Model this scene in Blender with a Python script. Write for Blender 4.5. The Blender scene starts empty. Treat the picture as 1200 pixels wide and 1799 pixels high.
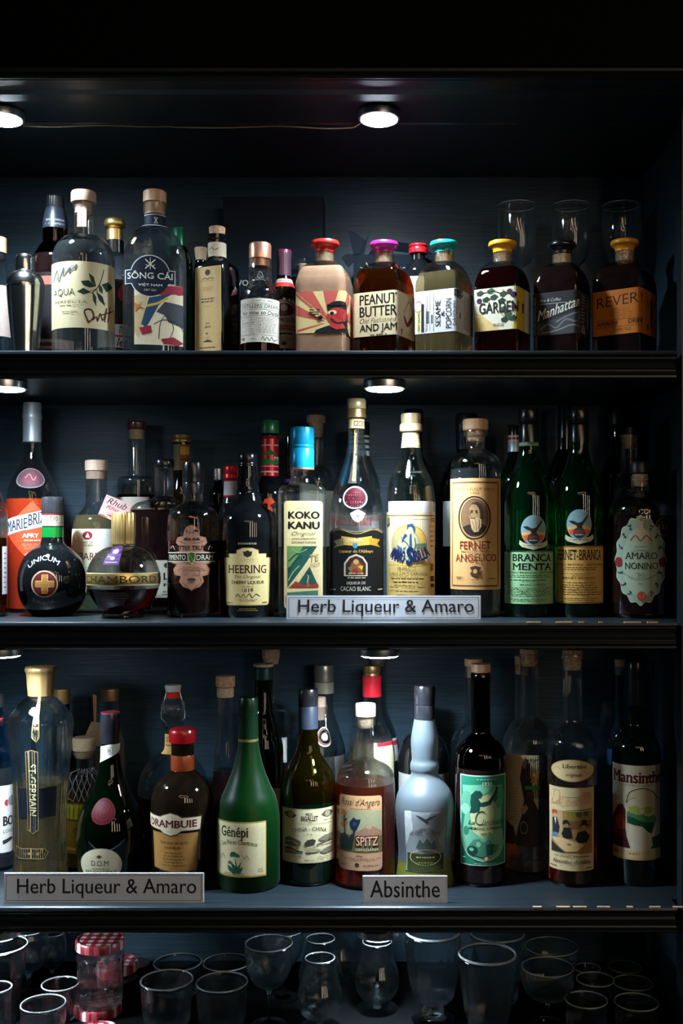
import bpy, bmesh, math, random
from mathutils import Vector
from mathutils.geometry import tessellate_polygon
random.seed(7)
SC = bpy.context.scene
COL = SC.collection
PI = math.pi
# ------------------------------------------------------------------ camera
D, F, CX, CY = 1.65, 1900.0, 680.0, 945.0      # camera distance, focal length in pixels, principal point
cam = bpy.data.cameras.new('camera')
cam_o = bpy.data.objects.new('camera', cam)
COL.objects.link(cam_o)
cam_o.location = (0, -D, 0)
cam_o.rotation_euler = (PI / 2, 0, 0)
cam.sensor_fit = 'VERTICAL'
cam.sensor_height = 36.0
cam.lens = 36.0 * F / 1799.0
cam.shift_x = -(CX - 600.0) / 1799.0
cam.shift_y = (CY - 899.5) / 1799.0
cam.clip_start = 0.05
SC.camera = cam_o
# ------------------------------------------------------------------ render look
SC.view_settings.view_transform = 'Standard'
SC.view_settings.look = 'None'
SC.view_settings.gamma = 1.0
SC.view_settings.use_curve_mapping = False
SC.view_settings.exposure = 0.0
cy = SC.cycles
cy.max_bounces = 20
cy.transmission_bounces = 18
cy.glossy_bounces = 6
cy.diffuse_bounces = 3
cy.transparent_max_bounces = 12
cy.caustics_reflective = False
cy.caustics_refractive = True
cy.blur_glossy = 1.0
cy.sample_clamp_indirect = 3.0
cy.use_denoising = True
# ------------------------------------------------------------------ world and the room's lights
w = bpy.data.worlds.new('room_dusk')
SC.world = w
w.use_nodes = True
bg = w.node_tree.nodes['Background']
bg.inputs[0].default_value = (0.42, 0.66, 0.80, 1)
bg.inputs[1].default_value = 0.012
LAMP_POWER = 50.0          # watts of each puck light's beam
LAMP_COL = (0.66, 0.85, 1.0)
def area(name, loc, rot, sx, sz, power, col):
    l = bpy.data.lights.new(name, 'AREA'); l.shape = 'RECTANGLE'; l.size = sx; l.size_y = sz
    l.energy = power; l.color = col
    o = bpy.data.objects.new(name, l); COL.objects.link(o); o.location = loc; o.rotation_euler = rot
    return o
# tall lit windows of the bar room, far behind the camera
for k, wx in enumerate((1.30, 2.20, 3.20, 4.30)):
    area('room_window_light', (wx, -4.6, 0.75), (PI / 2, 0, 0), 0.24, 1.5, 11.0, (1.0, 0.82, 0.60))
# rows of small warm bulbs hanging across the room
for k in range(14):
    l = bpy.data.lights.new('bulb_light', 'POINT'); l.energy = 2.4; l.color = (1.0, 0.72, 0.42); l.shadow_soft_size = 0.06
    o = bpy.data.objects.new('bulb_light', l); COL.objects.link(o)
    o.location = (-0.5 + 0.38 * (k % 7) + 0.1 * (k // 7), -3.2 - 0.9 * (k // 7), 1.35 + 0.07 * ((k * 5) % 3))
# ------------------------------------------------------------------ materials
def lin(h):
    h = h.lstrip('#')
    if len(h) == 3: h = ''.join(c * 2 for c in h)
    v = [int(h[i:i + 2], 16) / 255 for i in (0, 2, 4)]
    return tuple((c / 12.92 if c <= 0.04045 else ((c + 0.055) / 1.055) ** 2.4) for c in v)
MATS = {}
def newmat(name):
    m = bpy.data.materials.new(name); m.use_nodes = True
    nt = m.node_tree; nt.nodes.clear()
    out = nt.nodes.new('ShaderNodeOutputMaterial')
    return m, nt, out
def noise_col(nt, c1, c2, scale, stretch=(1, 1, 1), detail=4):
    tc = nt.nodes.new('ShaderNodeTexCoord'); mp = nt.nodes.new('ShaderNodeMapping')
    mp.inputs['Scale'].default_value = stretch
    nz = nt.nodes.new('ShaderNodeTexNoise'); nz.inputs['Scale'].default_value = scale; nz.inputs['Detail'].default_value = detail
    cr = nt.nodes.new('ShaderNodeValToRGB')
    cr.color_ramp.elements[0].position = 0.3; cr.color_ramp.elements[1].position = 0.7
    cr.color_ramp.elements[0].color = (*c1, 1); cr.color_ramp.elements[1].color = (*c2, 1)
    nt.links.new(tc.outputs['Object'], mp.inputs[0]); nt.links.new(mp.outputs[0], nz.inputs['Vector'])
    nt.links.new(nz.outputs['Fac'], cr.inputs[0])
    return cr.outputs[0], nz.outputs['Fac']
def principled(name, col, rough=0.5, metal=0.0, var=0.12, scale=60, stretch=(1, 1, 1), bump=0.0, coat=0.0, spec=0.5, sss=0):
    m, nt, out = newmat(name)
    b = nt.nodes.new('ShaderNodeBsdfPrincipled')
    c1 = tuple(x * (1 - var) for x in col); c2 = tuple(min(1, x * (1 + var)) for x in col)
    c, f = noise_col(nt, c1, c2, scale, stretch)
    nt.links.new(c, b.inputs['Base Color'])
    b.inputs['Roughness'].default_value = rough; b.inputs['Metallic'].default_value = metal
    b.inputs['Coat Weight'].default_value = coat
    b.inputs['Specular IOR Level'].default_value = spec
    if bump:
        bp = nt.nodes.new('ShaderNodeBump'); bp.inputs['Strength'].default_value = bump; bp.inputs['Distance'].default_value = 0.001
        nt.links.new(f, bp.inputs['Height']); nt.links.new(bp.outputs[0], b.inputs['Normal'])
    nt.links.new(b.outputs[0], out.inputs[0])
    return m
def glass(name, col, rough=0.0, ior=1.45, glow_haze=0.0, glow_haze_col=None, bump=0.04, through=0.0, tcol=None):
    """clear reflection over tinted refraction; 'through' lets light pass straight, 'cloud' mixes in flat colour: haze in frosted glass, elsewhere light painted into the body"""
    m, nt, out = newmat(name)
    fr = nt.nodes.new('ShaderNodeFresnel'); fr.inputs['IOR'].default_value = ior
    rf = nt.nodes.new('ShaderNodeBsdfRefraction'); rf.inputs['Color'].default_value = (*col, 1); rf.inputs['Roughness'].default_value = rough; rf.inputs['IOR'].default_value = ior
    gl = nt.nodes.new('ShaderNodeBsdfGlossy'); gl.inputs['Color'].default_value = (1, 1, 1, 1); gl.inputs['Roughness'].default_value = max(rough, 0.02)
    if bump:
        tc = nt.nodes.new('ShaderNodeTexCoord'); nz = nt.nodes.new('ShaderNodeTexNoise'); nz.inputs['Scale'].default_value = 45
        bp = nt.nodes.new('ShaderNodeBump'); bp.inputs['Strength'].default_value = bump; bp.inputs['Distance'].default_value = 0.004
        nt.links.new(tc.outputs['Object'], nz.inputs['Vector']); nt.links.new(nz.outputs['Fac'], bp.inputs['Height'])
        for n_ in (rf, gl): nt.links.new(bp.outputs[0], n_.inputs['Normal'])
    last = rf
    def mix(fac, other):
        nonlocal last
        mx = nt.nodes.new('ShaderNodeMixShader')
        if hasattr(fac, 'is_linked'): nt.links.new(fac, mx.inputs[0])
        else: mx.inputs[0].default_value = fac
        nt.links.new(last.outputs[0], mx.inputs[1]); nt.links.new(other.outputs[0], mx.inputs[2]); last = mx
    if glow_haze:  # flat colour standing in for light glowing inside; true haze only when frosted
        df = nt.nodes.new('ShaderNodeBsdfDiffuse'); df.inputs['Color'].default_value = (*(glow_haze_col or col), 1); mix(glow_haze, df)
    mix(fr.outputs[0], gl)
    if through:
        bent = last
        tr = nt.nodes.new('ShaderNodeBsdfTransparent'); tr.inputs[0].default_value = (*(tcol or col), 1); last = tr
        mix(wall_fresnel(nt, ior).outputs[0], gl); straight = last; last = bent; mix(through, straight)
    nt.links.new(last.outputs[0], out.inputs[0])
    return m
def wall_fresnel(nt, ior):
    fr = nt.nodes.new('ShaderNodeFresnel'); ge = nt.nodes.new('ShaderNodeNewGeometry')
    ma = nt.nodes.new('ShaderNodeMath'); ma.operation = 'MULTIPLY_ADD'; ma.inputs[1].default_value = 1 / ior - ior; ma.inputs[2].default_value = ior
    nt.links.new(ge.outputs['Backfacing'], ma.inputs[0]); nt.links.new(ma.outputs[0], fr.inputs['IOR']); return fr
def spirit(name, col, through=0.5, glow_haze=0.0, glow_haze_col=None): return glass(name, col, bump=0.02, through=through, glow_haze=glow_haze, glow_haze_col=glow_haze_col)
def make_mat(k):
    if k.startswith('#'): return principled('printed_paper', tuple(x * y for x, y in zip(lin(k), (0.84, 0.79, 0.72))), 0.62, var=0.05, scale=220, spec=0.15)
    if k == 'clear': return glass('clear_glass', (0.97, 0.985, 0.985), through=0.5, tcol=(0.96, 0.98, 0.98))
    if k == 'clear_thin': return glass('drinking_glass', (0.96, 0.985, 0.99), bump=0.02, through=0.2)
    if k == 'rim': return glass('rolled_glass_rim', (0.95, 0.98, 0.99), bump=0, glow_haze=0.22, glow_haze_col=(0.75, 0.8, 0.82))  # whitish colour mixed in imitates bright light along the rim
    if k == 'clear_blue': return glass('pale_blue_glass', (0.55, 0.80, 0.95), through=0.5)
    if k == 'green': return glass('green_glass', (0.06, 0.55, 0.20), glow_haze=0.08, glow_haze_col=(0.0, 0.09, 0.03), through=0.4, tcol=(0.02, 0.42, 0.14))
    if k == 'deepgreen': return glass('deep_green_glass', (0.010, 0.13, 0.03), glow_haze=0.04, glow_haze_col=(0.0, 0.03, 0.008), through=0.2)
    if k == 'satin_green': return glass('satin_green_glass', (0.012, 0.20, 0.02), rough=0.34, ior=1.22, glow_haze=0.30, glow_haze_col=(0.002, 0.045, 0.005), bump=0)
    if k == 'olive': return glass('olive_glass', (0.45, 0.34, 0.03), glow_haze=0.04, glow_haze_col=(0.05, 0.035, 0.0), through=0.3)
    if k == 'brown': return glass('brown_glass', (0.16, 0.07, 0.012))
    if k == 'frost': return glass('frosted_glass', (0.90, 0.93, 0.94), rough=0.38, glow_haze=0.38, glow_haze_col=(0.15, 0.18, 0.205), bump=0)
    if k == 'frost_liquid': return glass('green_spirit_in_frosted_glass', (0.55, 0.58, 0.05), rough=0.30, glow_haze=0.45, glow_haze_col=(0.20, 0.22, 0.03), bump=0)
    if k == 'black': return principled('black_glass', (0.004, 0.0045, 0.005), 0.04, var=0.3, spec=0.6)
    if k == 'blackbrown': return principled('black_brown_glass', (0.006, 0.0035, 0.002), 0.05, var=0.3, spec=0.6)
    if k == 'blackgreen': return principled('black_green_glass', (0.0012, 0.0042, 0.002), 0.05, var=0.3, spec=0.6)
    if k == 'water': return spirit('clear_spirit', (0.97, 0.98, 0.975), 0.55, 0.03, (0.5, 0.55, 0.57))
    if k == 'yellow': return spirit('pale_yellow_spirit', (0.90, 0.72, 0.30), 0.5, 0.12, (0.4, 0.3, 0.06))
    if k == 'straw': return spirit('straw_spirit', (0.97, 0.87, 0.60), 0.55, 0.13, (0.50, 0.34, 0.15))
    if k == 'amber': return glass('amber_spirit', (0.75, 0.24, 0.03), glow_haze=0.10, glow_haze_col=(0.30, 0.07, 0.01), bump=0.02)
    if k == 'redamber': return spirit('red_amber_spirit', (0.72, 0.17, 0.05), 0.4, 0.16, (0.26, 0.045, 0.02))
    if k == 'orange': return spirit('orange_red_liqueur', (0.95, 0.20, 0.04), 0.4, 0.42, (0.72, 0.060, 0.018))
    if k == 'darkred': return spirit('dark_red_liqueur', (0.26, 0.015, 0.015), 0.3, 0.10, (0.04, 0.004, 0.005))
    if k == 'verydark': return principled('almost_black_liqueur', (0.007, 0.003, 0.003), 0.05, var=0.3, spec=0.6)
    if k == 'cola': return spirit('dark_brown_liqueur', (0.72, 0.22, 0.03), 0.4, 0.05, (0.10, 0.024, 0.003))
    if k == 'cream': return principled('milky_brown_cocktail', (0.23, 0.125, 0.075), 0.12, var=0.08, scale=90, coat=0.6)
    if k == 'steel': return principled('polished_steel', (0.74, 0.74, 0.72), 0.16, 1.0, var=0.03)
    if k == 'silver': return principled('silver_metal', (0.62, 0.66, 0.70), 0.28, 1.0, var=0.05)
    if k == 'satinsilver': return principled('satin_blue_silver_capsule', (0.62, 0.71, 0.80), 0.40, 0.55, var=0.05)
    if k == 'gold': return principled('gold_metal', (0.78, 0.52, 0.19), 0.38, 0.9, var=0.08)
    if k == 'matgold': return principled('satin_gold_metal', (0.34, 0.205, 0.08), 0.38, 0.75, var=0.08)
    if k == 'foil': return principled('gold_foil_print', (0.70, 0.50, 0.18), 0.30, 0.9, var=0.1)
    if k == 'copper': return principled('copper_metal', (0.72, 0.33, 0.20), 0.30, 0.8, var=0.06)
    if k == 'greymetal': return principled('grey_brown_metal', (0.36, 0.33, 0.28), 0.33, 0.7, var=0.05)
    if k == 'blackcap': return principled('black_cap', (0.009, 0.009, 0.011), 0.22, var=0.3)
    if k == 'matteblack': return principled('matte_black_plastic', (0.012, 0.012, 0.014), 0.42, var=0.3)
    if k == 'navy': return principled('navy_capsule', (0.02, 0.024, 0.038), 0.35, var=0.2)
    if k == 'wood': return principled('pale_wood', (0.55, 0.31, 0.17), 0.5, var=0.22, scale=30, stretch=(9, 9, 1), bump=0.1)
    if k == 'palewood': return principled('bleached_wood', (0.50, 0.33, 0.24), 0.5, var=0.12, scale=30, stretch=(9, 9, 1), bump=0.1)
    if k == 'cork': return principled('cork', (0.46, 0.27, 0.15), 0.75, var=0.45, scale=260, bump=0.3)
    if k == 'palecork': return principled('pale_cork', (0.50, 0.34, 0.21), 0.7, var=0.2, scale=260, bump=0.2)
    if k == 'wallpaint': return None
    if k.startswith('plastic'): return principled('coloured_plastic', lin(k[7:]), 0.28, var=0.04, coat=0.2)
    if k.startswith('foilc'): return principled('coloured_foil', lin(k[5:]), 0.30, 0.35, var=0.05)
    if k.startswith('board'): return principled('dark_cardboard', lin(k[5:]), 0.75, var=0.1, spec=0.08)
    if k == 'sealwax': return principled('dark_red_sealing_wax', (0.042, 0.0015, 0.004), 0.5, var=0.1, spec=0.12)
    if k == 'sealdark': return principled('sealing_wax_relief', (0.02, 0.001, 0.002), 0.5, var=0.1, spec=0.12)
    if k == 'paint': return principled('blue_black_painted_wood', (0.0185, 0.0370, 0.0530), 0.42, var=0.25, scale=11, stretch=(1.2, 1.2, 34), bump=0.4, spec=0.25)
    if k == 'shelfpaint': return principled('black_painted_shelf', (0.010, 0.0145, 0.018), 0.36, var=0.20, scale=14, stretch=(1.2, 22, 22), bump=0.2, spec=0.35)
    if k == 'blackpaint': return principled('black_paint', (0.0009, 0.0011, 0.0012), 0.7, var=0.2, scale=14, stretch=(1, 20, 20), bump=0.1, spec=0.05)
    if k == 'darktrim': return principled('black_lacquered_trim', (0.007, 0.008, 0.008), 0.45, var=0.2, scale=14, stretch=(1, 20, 20), spec=0.3)
    if k == 'barewood': return principled('chipped_bare_wood', (0.55, 0.42, 0.28), 0.7, var=0.3)
    if k == 'card': return principled('white_sign_card', (0.66, 0.67, 0.72), 0.45, var=0.03, scale=90)
    raise KeyError(k)
def M(k):
    if k not in MATS: MATS[k] = make_mat(k)
    return MATS[k]
def emis(name, col, s):
    m, nt, out = newmat(name)
    e = nt.nodes.new('ShaderNodeEmission'); e.inputs[0].default_value = (*col, 1); e.inputs[1].default_value = s
    nt.links.new(e.outputs[0], out.inputs[0]); return m
# ------------------------------------------------------------------ objects
def thing(name, label, cat, loc=(0, 0, 0), rz=0.0, group=None):
    o = bpy.data.objects.new(name, None); COL.objects.link(o); o.empty_display_size = 0.02
    o.location = loc; o.rotation_euler = (0, 0, rz); o['label'] = label; o['category'] = cat
    if group: o['group'] = group
    return o
def link(name, verts, faces, mats, parent=None, smooth=True, mi=None, sharp=None):
    me = bpy.data.meshes.new(name); me.from_pydata(verts, [], faces)
    for m in (mats if isinstance(mats, (list, tuple)) else [mats]): me.materials.append(m)
    if mi: me.polygons.foreach_set('material_index', mi)
    if smooth:
        me.polygons.foreach_set('use_smooth', [True] * len(me.polygons))
        if sharp is not None: me.set_sharp_from_angle(angle=math.radians(sharp))
    me.update()
    o = bpy.data.objects.new(name, me); COL.objects.link(o)
    if parent: o.parent = parent
    return o
def tag(o, label, cat, group=None):
    o['label'] = label; o['category'] = cat
    if group: o['group'] = group
    return o
def fixn(o):
    bm = bmesh.new(); bm.from_mesh(o.data); bmesh.ops.recalc_face_normals(bm, faces=bm.faces[:]); bm.to_mesh(o.data); bm.free(); return o
def boxmesh(name, x0, x1, y0, y1, z0, z1, m, parent=None, bev=0.0):
    bm = bmesh.new(); bmesh.ops.create_cube(bm, size=1)
    for v in bm.verts: v.co = Vector(((x0 + x1) / 2 + v.co.x * (x1 - x0), (y0 + y1) / 2 + v.co.y * (y1 - y0), (z0 + z1) / 2 + v.co.z * (z1 - z0)))
    if bev: bmesh.ops.bevel(bm, geom=bm.edges[:], offset=bev, segments=2, affect='EDGES')
    me = bpy.data.meshes.new(name); bm.to_mesh(me); bm.free(); me.materials.append(m)
    o = bpy.data.objects.new(name, me); COL.objects.link(o)
    if parent: o.parent = parent
    return o
def prism(name, poly, x0, x1, mats, parent=None, axis='X'):     # poly in (y, z), run along x
    n = len(poly); vs = [(x0, a, b) for a, b in poly] + [(x1, a, b) for a, b in poly]
    fs = [(i, (i + 1) % n, n + (i + 1) % n, n + i) for i in range(n)] + [tuple(range(n))[::-1], tuple(range(n, 2 * n))]
    return fixn(link(name, vs, fs, mats, parent, smooth=False))
# ------------------------------------------------------------------ the lathe
NS = 72
def ring(rx, ry, n, flute=None):
    out = []
    for i in range(NS):
        t = 2 * PI * i / NS - PI / 2                      # index 0 faces -Y (the room)
        c, s = math.cos(t), math.sin(t)
        if n == 2 and rx == ry: r = rx
        else: r = (abs(c / rx) ** n + abs(s / ry) ** n) ** (-1.0 / n)
        if flute: r *= 1 + flute[1] * (abs(math.cos(flute[0] * (t + PI / 2) / 2)) * 2 - 1)
        out.append((r * c, r * s))
    return out
def lathe(name, rows, m, parent=None, closed=False, sharp=35, z0=0):
    """rows: (rx, ry, n, z, flute) rings; ends are capped, or joined first to last when closed."""
    vs, fs = [], []
    for (rx, ry, n, z, fl) in rows:
        vs += [(x, y, z) for x, y in ring(max(rx, 1e-5), max(ry, 1e-5), n, fl)]
    R = len(rows)
    for k in range(R if closed else R - 1):
        a, b = k * NS, ((k + 1) % R) * NS
        for i in range(NS):
            j = (i + 1) % NS
            fs.append((a + i, a + j, b + j, b + i))
    if not closed:
        fs.append(tuple(range(NS))); fs.append(tuple(range((R - 1) * NS, R * NS))[::-1])
    return fixn(link(name, vs, fs, m, parent, sharp=sharp))
def cr(pts, seg=6):
    """smooth curve through points; a third value of 1 marks a corner"""
    runs, cur = [], []
    for p in pts:
        cur.append((p[0], p[1]))
        if len(p) > 2 and p[2] and len(cur) > 1: runs.append(cur); cur = [(p[0], p[1])]
    if len(cur) > 1: runs.append(cur)
    out = []
    for r in runs:
        if len(r) == 2: q = r
        else:
            q = []
            e = [(2 * r[0][0] - r[1][0], 2 * r[0][1] - r[1][1])] + r + [(2 * r[-1][0] - r[-2][0], 2 * r[-1][1] - r[-2][1])]
            for i in range(1, len(e) - 2):
                p0, p1, p2, p3 = e[i - 1:i + 3]
                d = [max(1e-6, math.dist(a, b) ** 0.5) for a, b in ((p0, p1), (p1, p2), (p2, p3))]
                m1 = [(p2[c] - p1[c]) + d[1] * ((p1[c] - p0[c]) / d[0] - (p2[c] - p0[c]) / (d[0] + d[1])) for c in (0, 1)]
                m2 = [(p2[c] - p1[c]) + d[1] * ((p3[c] - p2[c]) / d[2] - (p3[c] - p1[c]) / (d[1] + d[2])) for c in (0, 1)]
                for s in range(seg):
                    t = s / seg; h = (2 * t**3 - 3 * t**2 + 1, t**3 - 2 * t**2 + t, -2 * t**3 + 3 * t**2, t**3 - t**2)
                    q.append(tuple(h[0] * p1[c] + h[1] * m1[c] + h[2] * p2[c] + h[3] * m2[c] for c in (0, 1)))
            q.append(r[-1])
        out += q if not out else q[1:]
    return out
def std(nw, y0, ys, ye, bw, c=0.6, lip=None, bev=4, base=None):
    """neck half width, lip y, shoulder start y, shoulder end y, body half width; c: 0 = S curve, 1 = round shoulder; bottom is the shelf"""
    p = []
    if lip: p += [(lip[0], y0), (lip[0], y0 + lip[1]), (nw, y0 + lip[1] + 1.5)]
    else: p += [(nw, y0)]
    p.append((nw, ys))
    for i in range(1, 13):
        t = i / 12
        S = t * t * (3 - 2 * t); C = math.sqrt(max(0, 1 - (1 - t) ** 2))
        p.append((nw + (bw - nw) * ((1 - c) * S + c * C), ys + (ye - ys) * t))
    b2 = base or bw
    p += [(b2, ('B', -bev)), (b2 - bev * 0.35, ('B', -bev * 0.3)), (b2 - bev, ('B', 0))]
    return p
ZT, ZM, ZB, ZC = 0.2848, -0.1277, -0.5602, -0.775     # shelf tops: top, middle, bottom, glass counter
YO = 0.03
FONTCACHE = {}
def text_geo(s, bold=0.0, serif=0.0):
    k = (s, bold, serif)
    if k in FONTCACHE: return FONTCACHE[k]
    c = bpy.data.curves.new('t', 'FONT'); c.body = s; c.offset = min(bold, 0.0); c.resolution_u = 3
    o = bpy.data.objects.new('t', c); me = o.to_mesh()
    vs = [(v.co.x, v.co.y) for v in me.vertices]; fs = [tuple(p.vertices) for p in me.polygons]
    o.to_mesh_clear(); bpy.data.objects.remove(o); bpy.data.curves.remove(c)
    mp, key, nv = [], {}, []
    for v in vs:
        q = (round(v[0], 4), round(v[1], 4))
        if q not in key: key[q] = len(nv); nv.append(q)
        mp.append(key[q])
    fs = [f for f in (tuple(mp[i] for i in f) for f in fs) if len(set(f)) == 3]
    if serif and nv:
        cnt = {}
        for f in fs:
            for a, b in zip(f, f[1:] + f[:1]): e = (min(a, b), max(a, b)); cnt[e] = cnt.get(e, 0) + 1
        for (a, b), n in cnt.items():
            if n != 1: continue
            (xa, ya), (xb, yb) = nv[a], nv[b]
            L = abs(xa - xb)
            if abs(ya - yb) < 0.004 and 0.05 < L < 0.24:
                inside = [f for f in fs if a in f and b in f][0]
                cyy = sum(nv[i][1] for i in inside) / 3
                x0, x1 = min(xa, xb) - serif, max(xa, xb) + serif
                y0, y1 = (ya, ya + 0.045) if cyy > ya else (ya - 0.045, ya)
                i0 = len(nv); nv += [(x0, y0), (x1, y0), (x1, y1), (x0, y1)]; fs.append((i0, i0 + 1, i0 + 2, i0 + 3))
    if not nv: nv = [(0, 0), (1, 1)]
    bb = (min(v[0] for v in nv), min(v[1] for v in nv), max(v[0] for v in nv), max(v[1] for v in nv))
    FONTCACHE[k] = (nv, fs, bb); return FONTCACHE[k]
# ---- label elements; x, y are fractions of the label's box, y downwards
def T(s, x0, y0, x1, y1, c, b=0.0, sh=0.0, sf=0.0, rot=0, vk=0.0): return ('t', s, x0, y0, x1, y1, c, b, sh, sf, rot, vk)
def R_(x0, y0, x1, y1, c): return ('r', x0, y0, x1, y1, c)
def E_(cx, cy, rx, ry, c): return ('e', cx, cy, rx, ry, c)
def G_(cx, cy, rx, ry, c, w=0.12): return ('g', cx, cy, rx, ry, c, w)
def P_(pts, c): return ('p', pts, c)
def O_(x0, y0, x1, y1, c, w=0.012): return ('o', x0, y0, x1, y1, c, w)
def S_(pts, w, c): return ('s', pts, w, c)                     # stroke, w in label widths
def N_(x0, y0, x1, y1, c, n, fill=0.5, al=0.5): return ('n', x0, y0, x1, y1, c, n, fill, al)   # rows of print too small to read
def A_(s, cx, cy, r, a0, a1, h, c, b=0.0, inv=False, sf=0.0): return ('a', s, cx, cy, r, a0, a1, h, c, b, inv, sf)
class Art:
    def __init__(s, W, H, ux=None, Wi=None):
        s.ux, s.Wi = ux, Wi or W
        s.W, s.H, s.v, s.f, s.m, s.mats, s.k = W, H, [], [], [], [], 0
    def mat(s, c):
        if c not in s.mats: s.mats.append(c)
        return s.mats.index(c)
    def add(s, vs, fs, c):
        i0 = len(s.v); off = 0.00030 + 0.000035 * s.k; mi = s.mat(c)
        s.v += [(a, b, off) for a, b in vs]
        for f in fs: s.f.append(tuple(i0 + i for i in f)); s.m.append(mi)
    def grid(s, u0, v0, u1, v1, c, step=0.0032):
        nx = max(1, int(math.ceil(abs(u1 - u0) / step))); nz = max(1, int(math.ceil(abs(v1 - v0) / 0.006)))
        vs = [(u0 + (u1 - u0) * i / nx, v0 + (v1 - v0) * j / nz) for j in range(nz + 1) for i in range(nx + 1)]
        fs = [(j * (nx + 1) + i, j * (nx + 1) + i + 1, (j + 1) * (nx + 1) + i + 1, (j + 1) * (nx + 1) + i) for j in range(nz) for i in range(nx)]
        s.add(vs, fs, c)
    def cut(s, vs, fs, c):
        w = max((max(vs[i][0] for i in f) - min(vs[i][0] for i in f)) for f in fs) if fs else 0
        h = max((max(vs[i][1] for i in f) - min(vs[i][1] for i in f)) for f in fs) if fs else 0
        if w > 0.0042 or h > 0.009:
            bm = bmesh.new(); bv = [bm.verts.new((a, b, 0)) for a, b in vs]
            for f in fs:
                try: bm.faces.new([bv[i] for i in f])
                except ValueError: pass
            for ax, st, big in ((0, 0.0035, w > 0.0042), (1, 0.008, h > 0.009)):
                if not big: continue
                lo = min(v[ax] for v in vs); hi = max(v[ax] for v in vs); k = 1
                while lo + k * st < hi:
                    co = Vector((lo + k * st, 0, 0)) if ax == 0 else Vector((0, lo + k * st, 0))
                    bmesh.ops.bisect_plane(bm, geom=bm.verts[:] + bm.edges[:] + bm.faces[:], plane_co=co, plane_no=Vector((1, 0, 0)) if ax == 0 else Vector((0, 1, 0))); k += 1
            bm.verts.index_update()
            vs = [(v.co.x, v.co.y) for v in bm.verts]; fs = [tuple(v.index for v in f.verts) for f in bm.faces]; bm.free()
        s.add(vs, fs, c)
    def poly(s, pts, c):
        tr = tessellate_polygon([[Vector((a, b, 0)) for a, b in pts]])
        s.cut(list(pts), [tuple(t) for t in tr], c)
    def heavy(s, vs, fs, c, b, unit):                # heavier letters: the same shapes laid again with a small shift, each on its own level
        s.cut(vs, fs, c)
        if b > 0.004:
            q = b * unit
            for dx, dy in ((q, 0), (-q, 0), (0, q * .6), (0, -q * .6)):
                s.k += 0.2; s.cut([(x + dx, y + dy) for x, y in vs], fs, c)
    def el(s, e):
        W, H, Wi = s.W, s.H, s.Wi; U = s.ux or (lambda x: (x - 0.5) * W); V = lambda y: (1 - y) * H
        s.k += 1; t = e[0]
        if t == 'r': s.grid(U(e[1]), V(e[4]), U(e[3]), V(e[2]), e[5])
        elif t == 'e':
            rx = (U(e[1] + e[3]) - U(e[1] - e[3])) / 2; uc = (U(e[1] + e[3]) + U(e[1] - e[3])) / 2
            s.poly([(uc + rx * math.cos(a), V(e[2]) + e[4] * H * math.sin(a)) for a in [2 * PI * i / 32 for i in range(32)]], e[5])
        elif t == 'g':
            n = 40; w = e[6]; vs, fs = [], []; rx = (U(e[1] + e[3]) - U(e[1] - e[3])) / 2; uc = (U(e[1] + e[3]) + U(e[1] - e[3])) / 2
            for i in range(n):
                a = 2 * PI * i / n
                for q in (1, 1 - w): vs.append((uc + rx * q * math.cos(a), V(e[2]) + e[4] * H * q * math.sin(a)))
            fs = [(2 * i, 2 * i + 1, (2 * i + 3) % (2 * n), (2 * i + 2) % (2 * n)) for i in range(n)]
            s.add(vs, fs, e[5])
        elif t == 'p': s.poly([(U(a), V(b)) for a, b in e[1]], e[2])
        elif t == 'o':
            w = e[6] * Wi; u0, u1, v0, v1 = U(e[1]), U(e[3]), V(e[4]), V(e[2])
            for q in ((u0, v0, u1, v0 + w), (u0, v1 - w, u1, v1), (u0, v0 + w, u0 + w, v1 - w), (u1 - w, v0 + w, u1, v1 - w)): s.grid(*q, e[5])
        elif t == 's':
            p = [(U(a), V(b)) for a, b in e[1]]
            q = cr(p, 5) if len(p) > 2 else p
            w = e[2] * Wi / 2; vs, fs = [], []
            for i, (a, b) in enumerate(q):
                a0, b0 = q[max(0, i - 1)]; a1, b1 = q[min(len(q) - 1, i + 1)]
                l = math.hypot(a1 - a0, b1 - b0) or 1; nx, ny = -(b1 - b0) / l * w, (a1 - a0) / l * w
                vs += [(a + nx, b + ny), (a - nx, b - ny)]
            fs = [(2 * i, 2 * i + 1, 2 * i + 3, 2 * i + 2) for i in range(len(q) - 1)]
            s.cut(vs, fs, e[3])
        elif t == 'n':
            _, x0, y0, x1, y1, c, n, fill, al = e
            fill *= 0.72
            rh = (y1 - y0) / n; rnd = random.Random(int(1000 * (x0 + y0 * 7 + y1 * 3)) + n); vs, fs = [], []
            for r in range(n):
                L = (x1 - x0) * rnd.uniform(0.72, 1.0); xs = x0 + (x1 - x0 - L) * al; xe = xs + L; x = xs
                while x < xe - 0.01:
                    wl = min(rnd.uniform(0.035, 0.12), xe - x)
                    y = y0 + r * rh + rh * (1 - fill) / 2; i0 = len(vs)
                    vs += [(U(x), V(y + rh * fill)), (U(x + wl), V(y + rh * fill)), (U(x + wl), V(y)), (U(x), V(y))]; fs.append((i0, i0 + 1, i0 + 2, i0 + 3))
                    x += wl + 0.018
            s.add(vs, fs, c)
        elif t == 't':
            _, st, x0, y0, x1, y1, c, b, sh, sf, rot, vk = e
            vs, fs, bb = text_geo(st, b, sf)
            if sh: vs = [(x + sh * y, y) for x, y in vs]
            if rot == 90: vs = [(y, -x) for x, y in vs]
            if rot == -90: vs = [(-y, x) for x, y in vs]
            b0, b1, b2, b3 = min(v[0] for v in vs), min(v[1] for v in vs), max(v[0] for v in vs), max(v[1] for v in vs)
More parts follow.
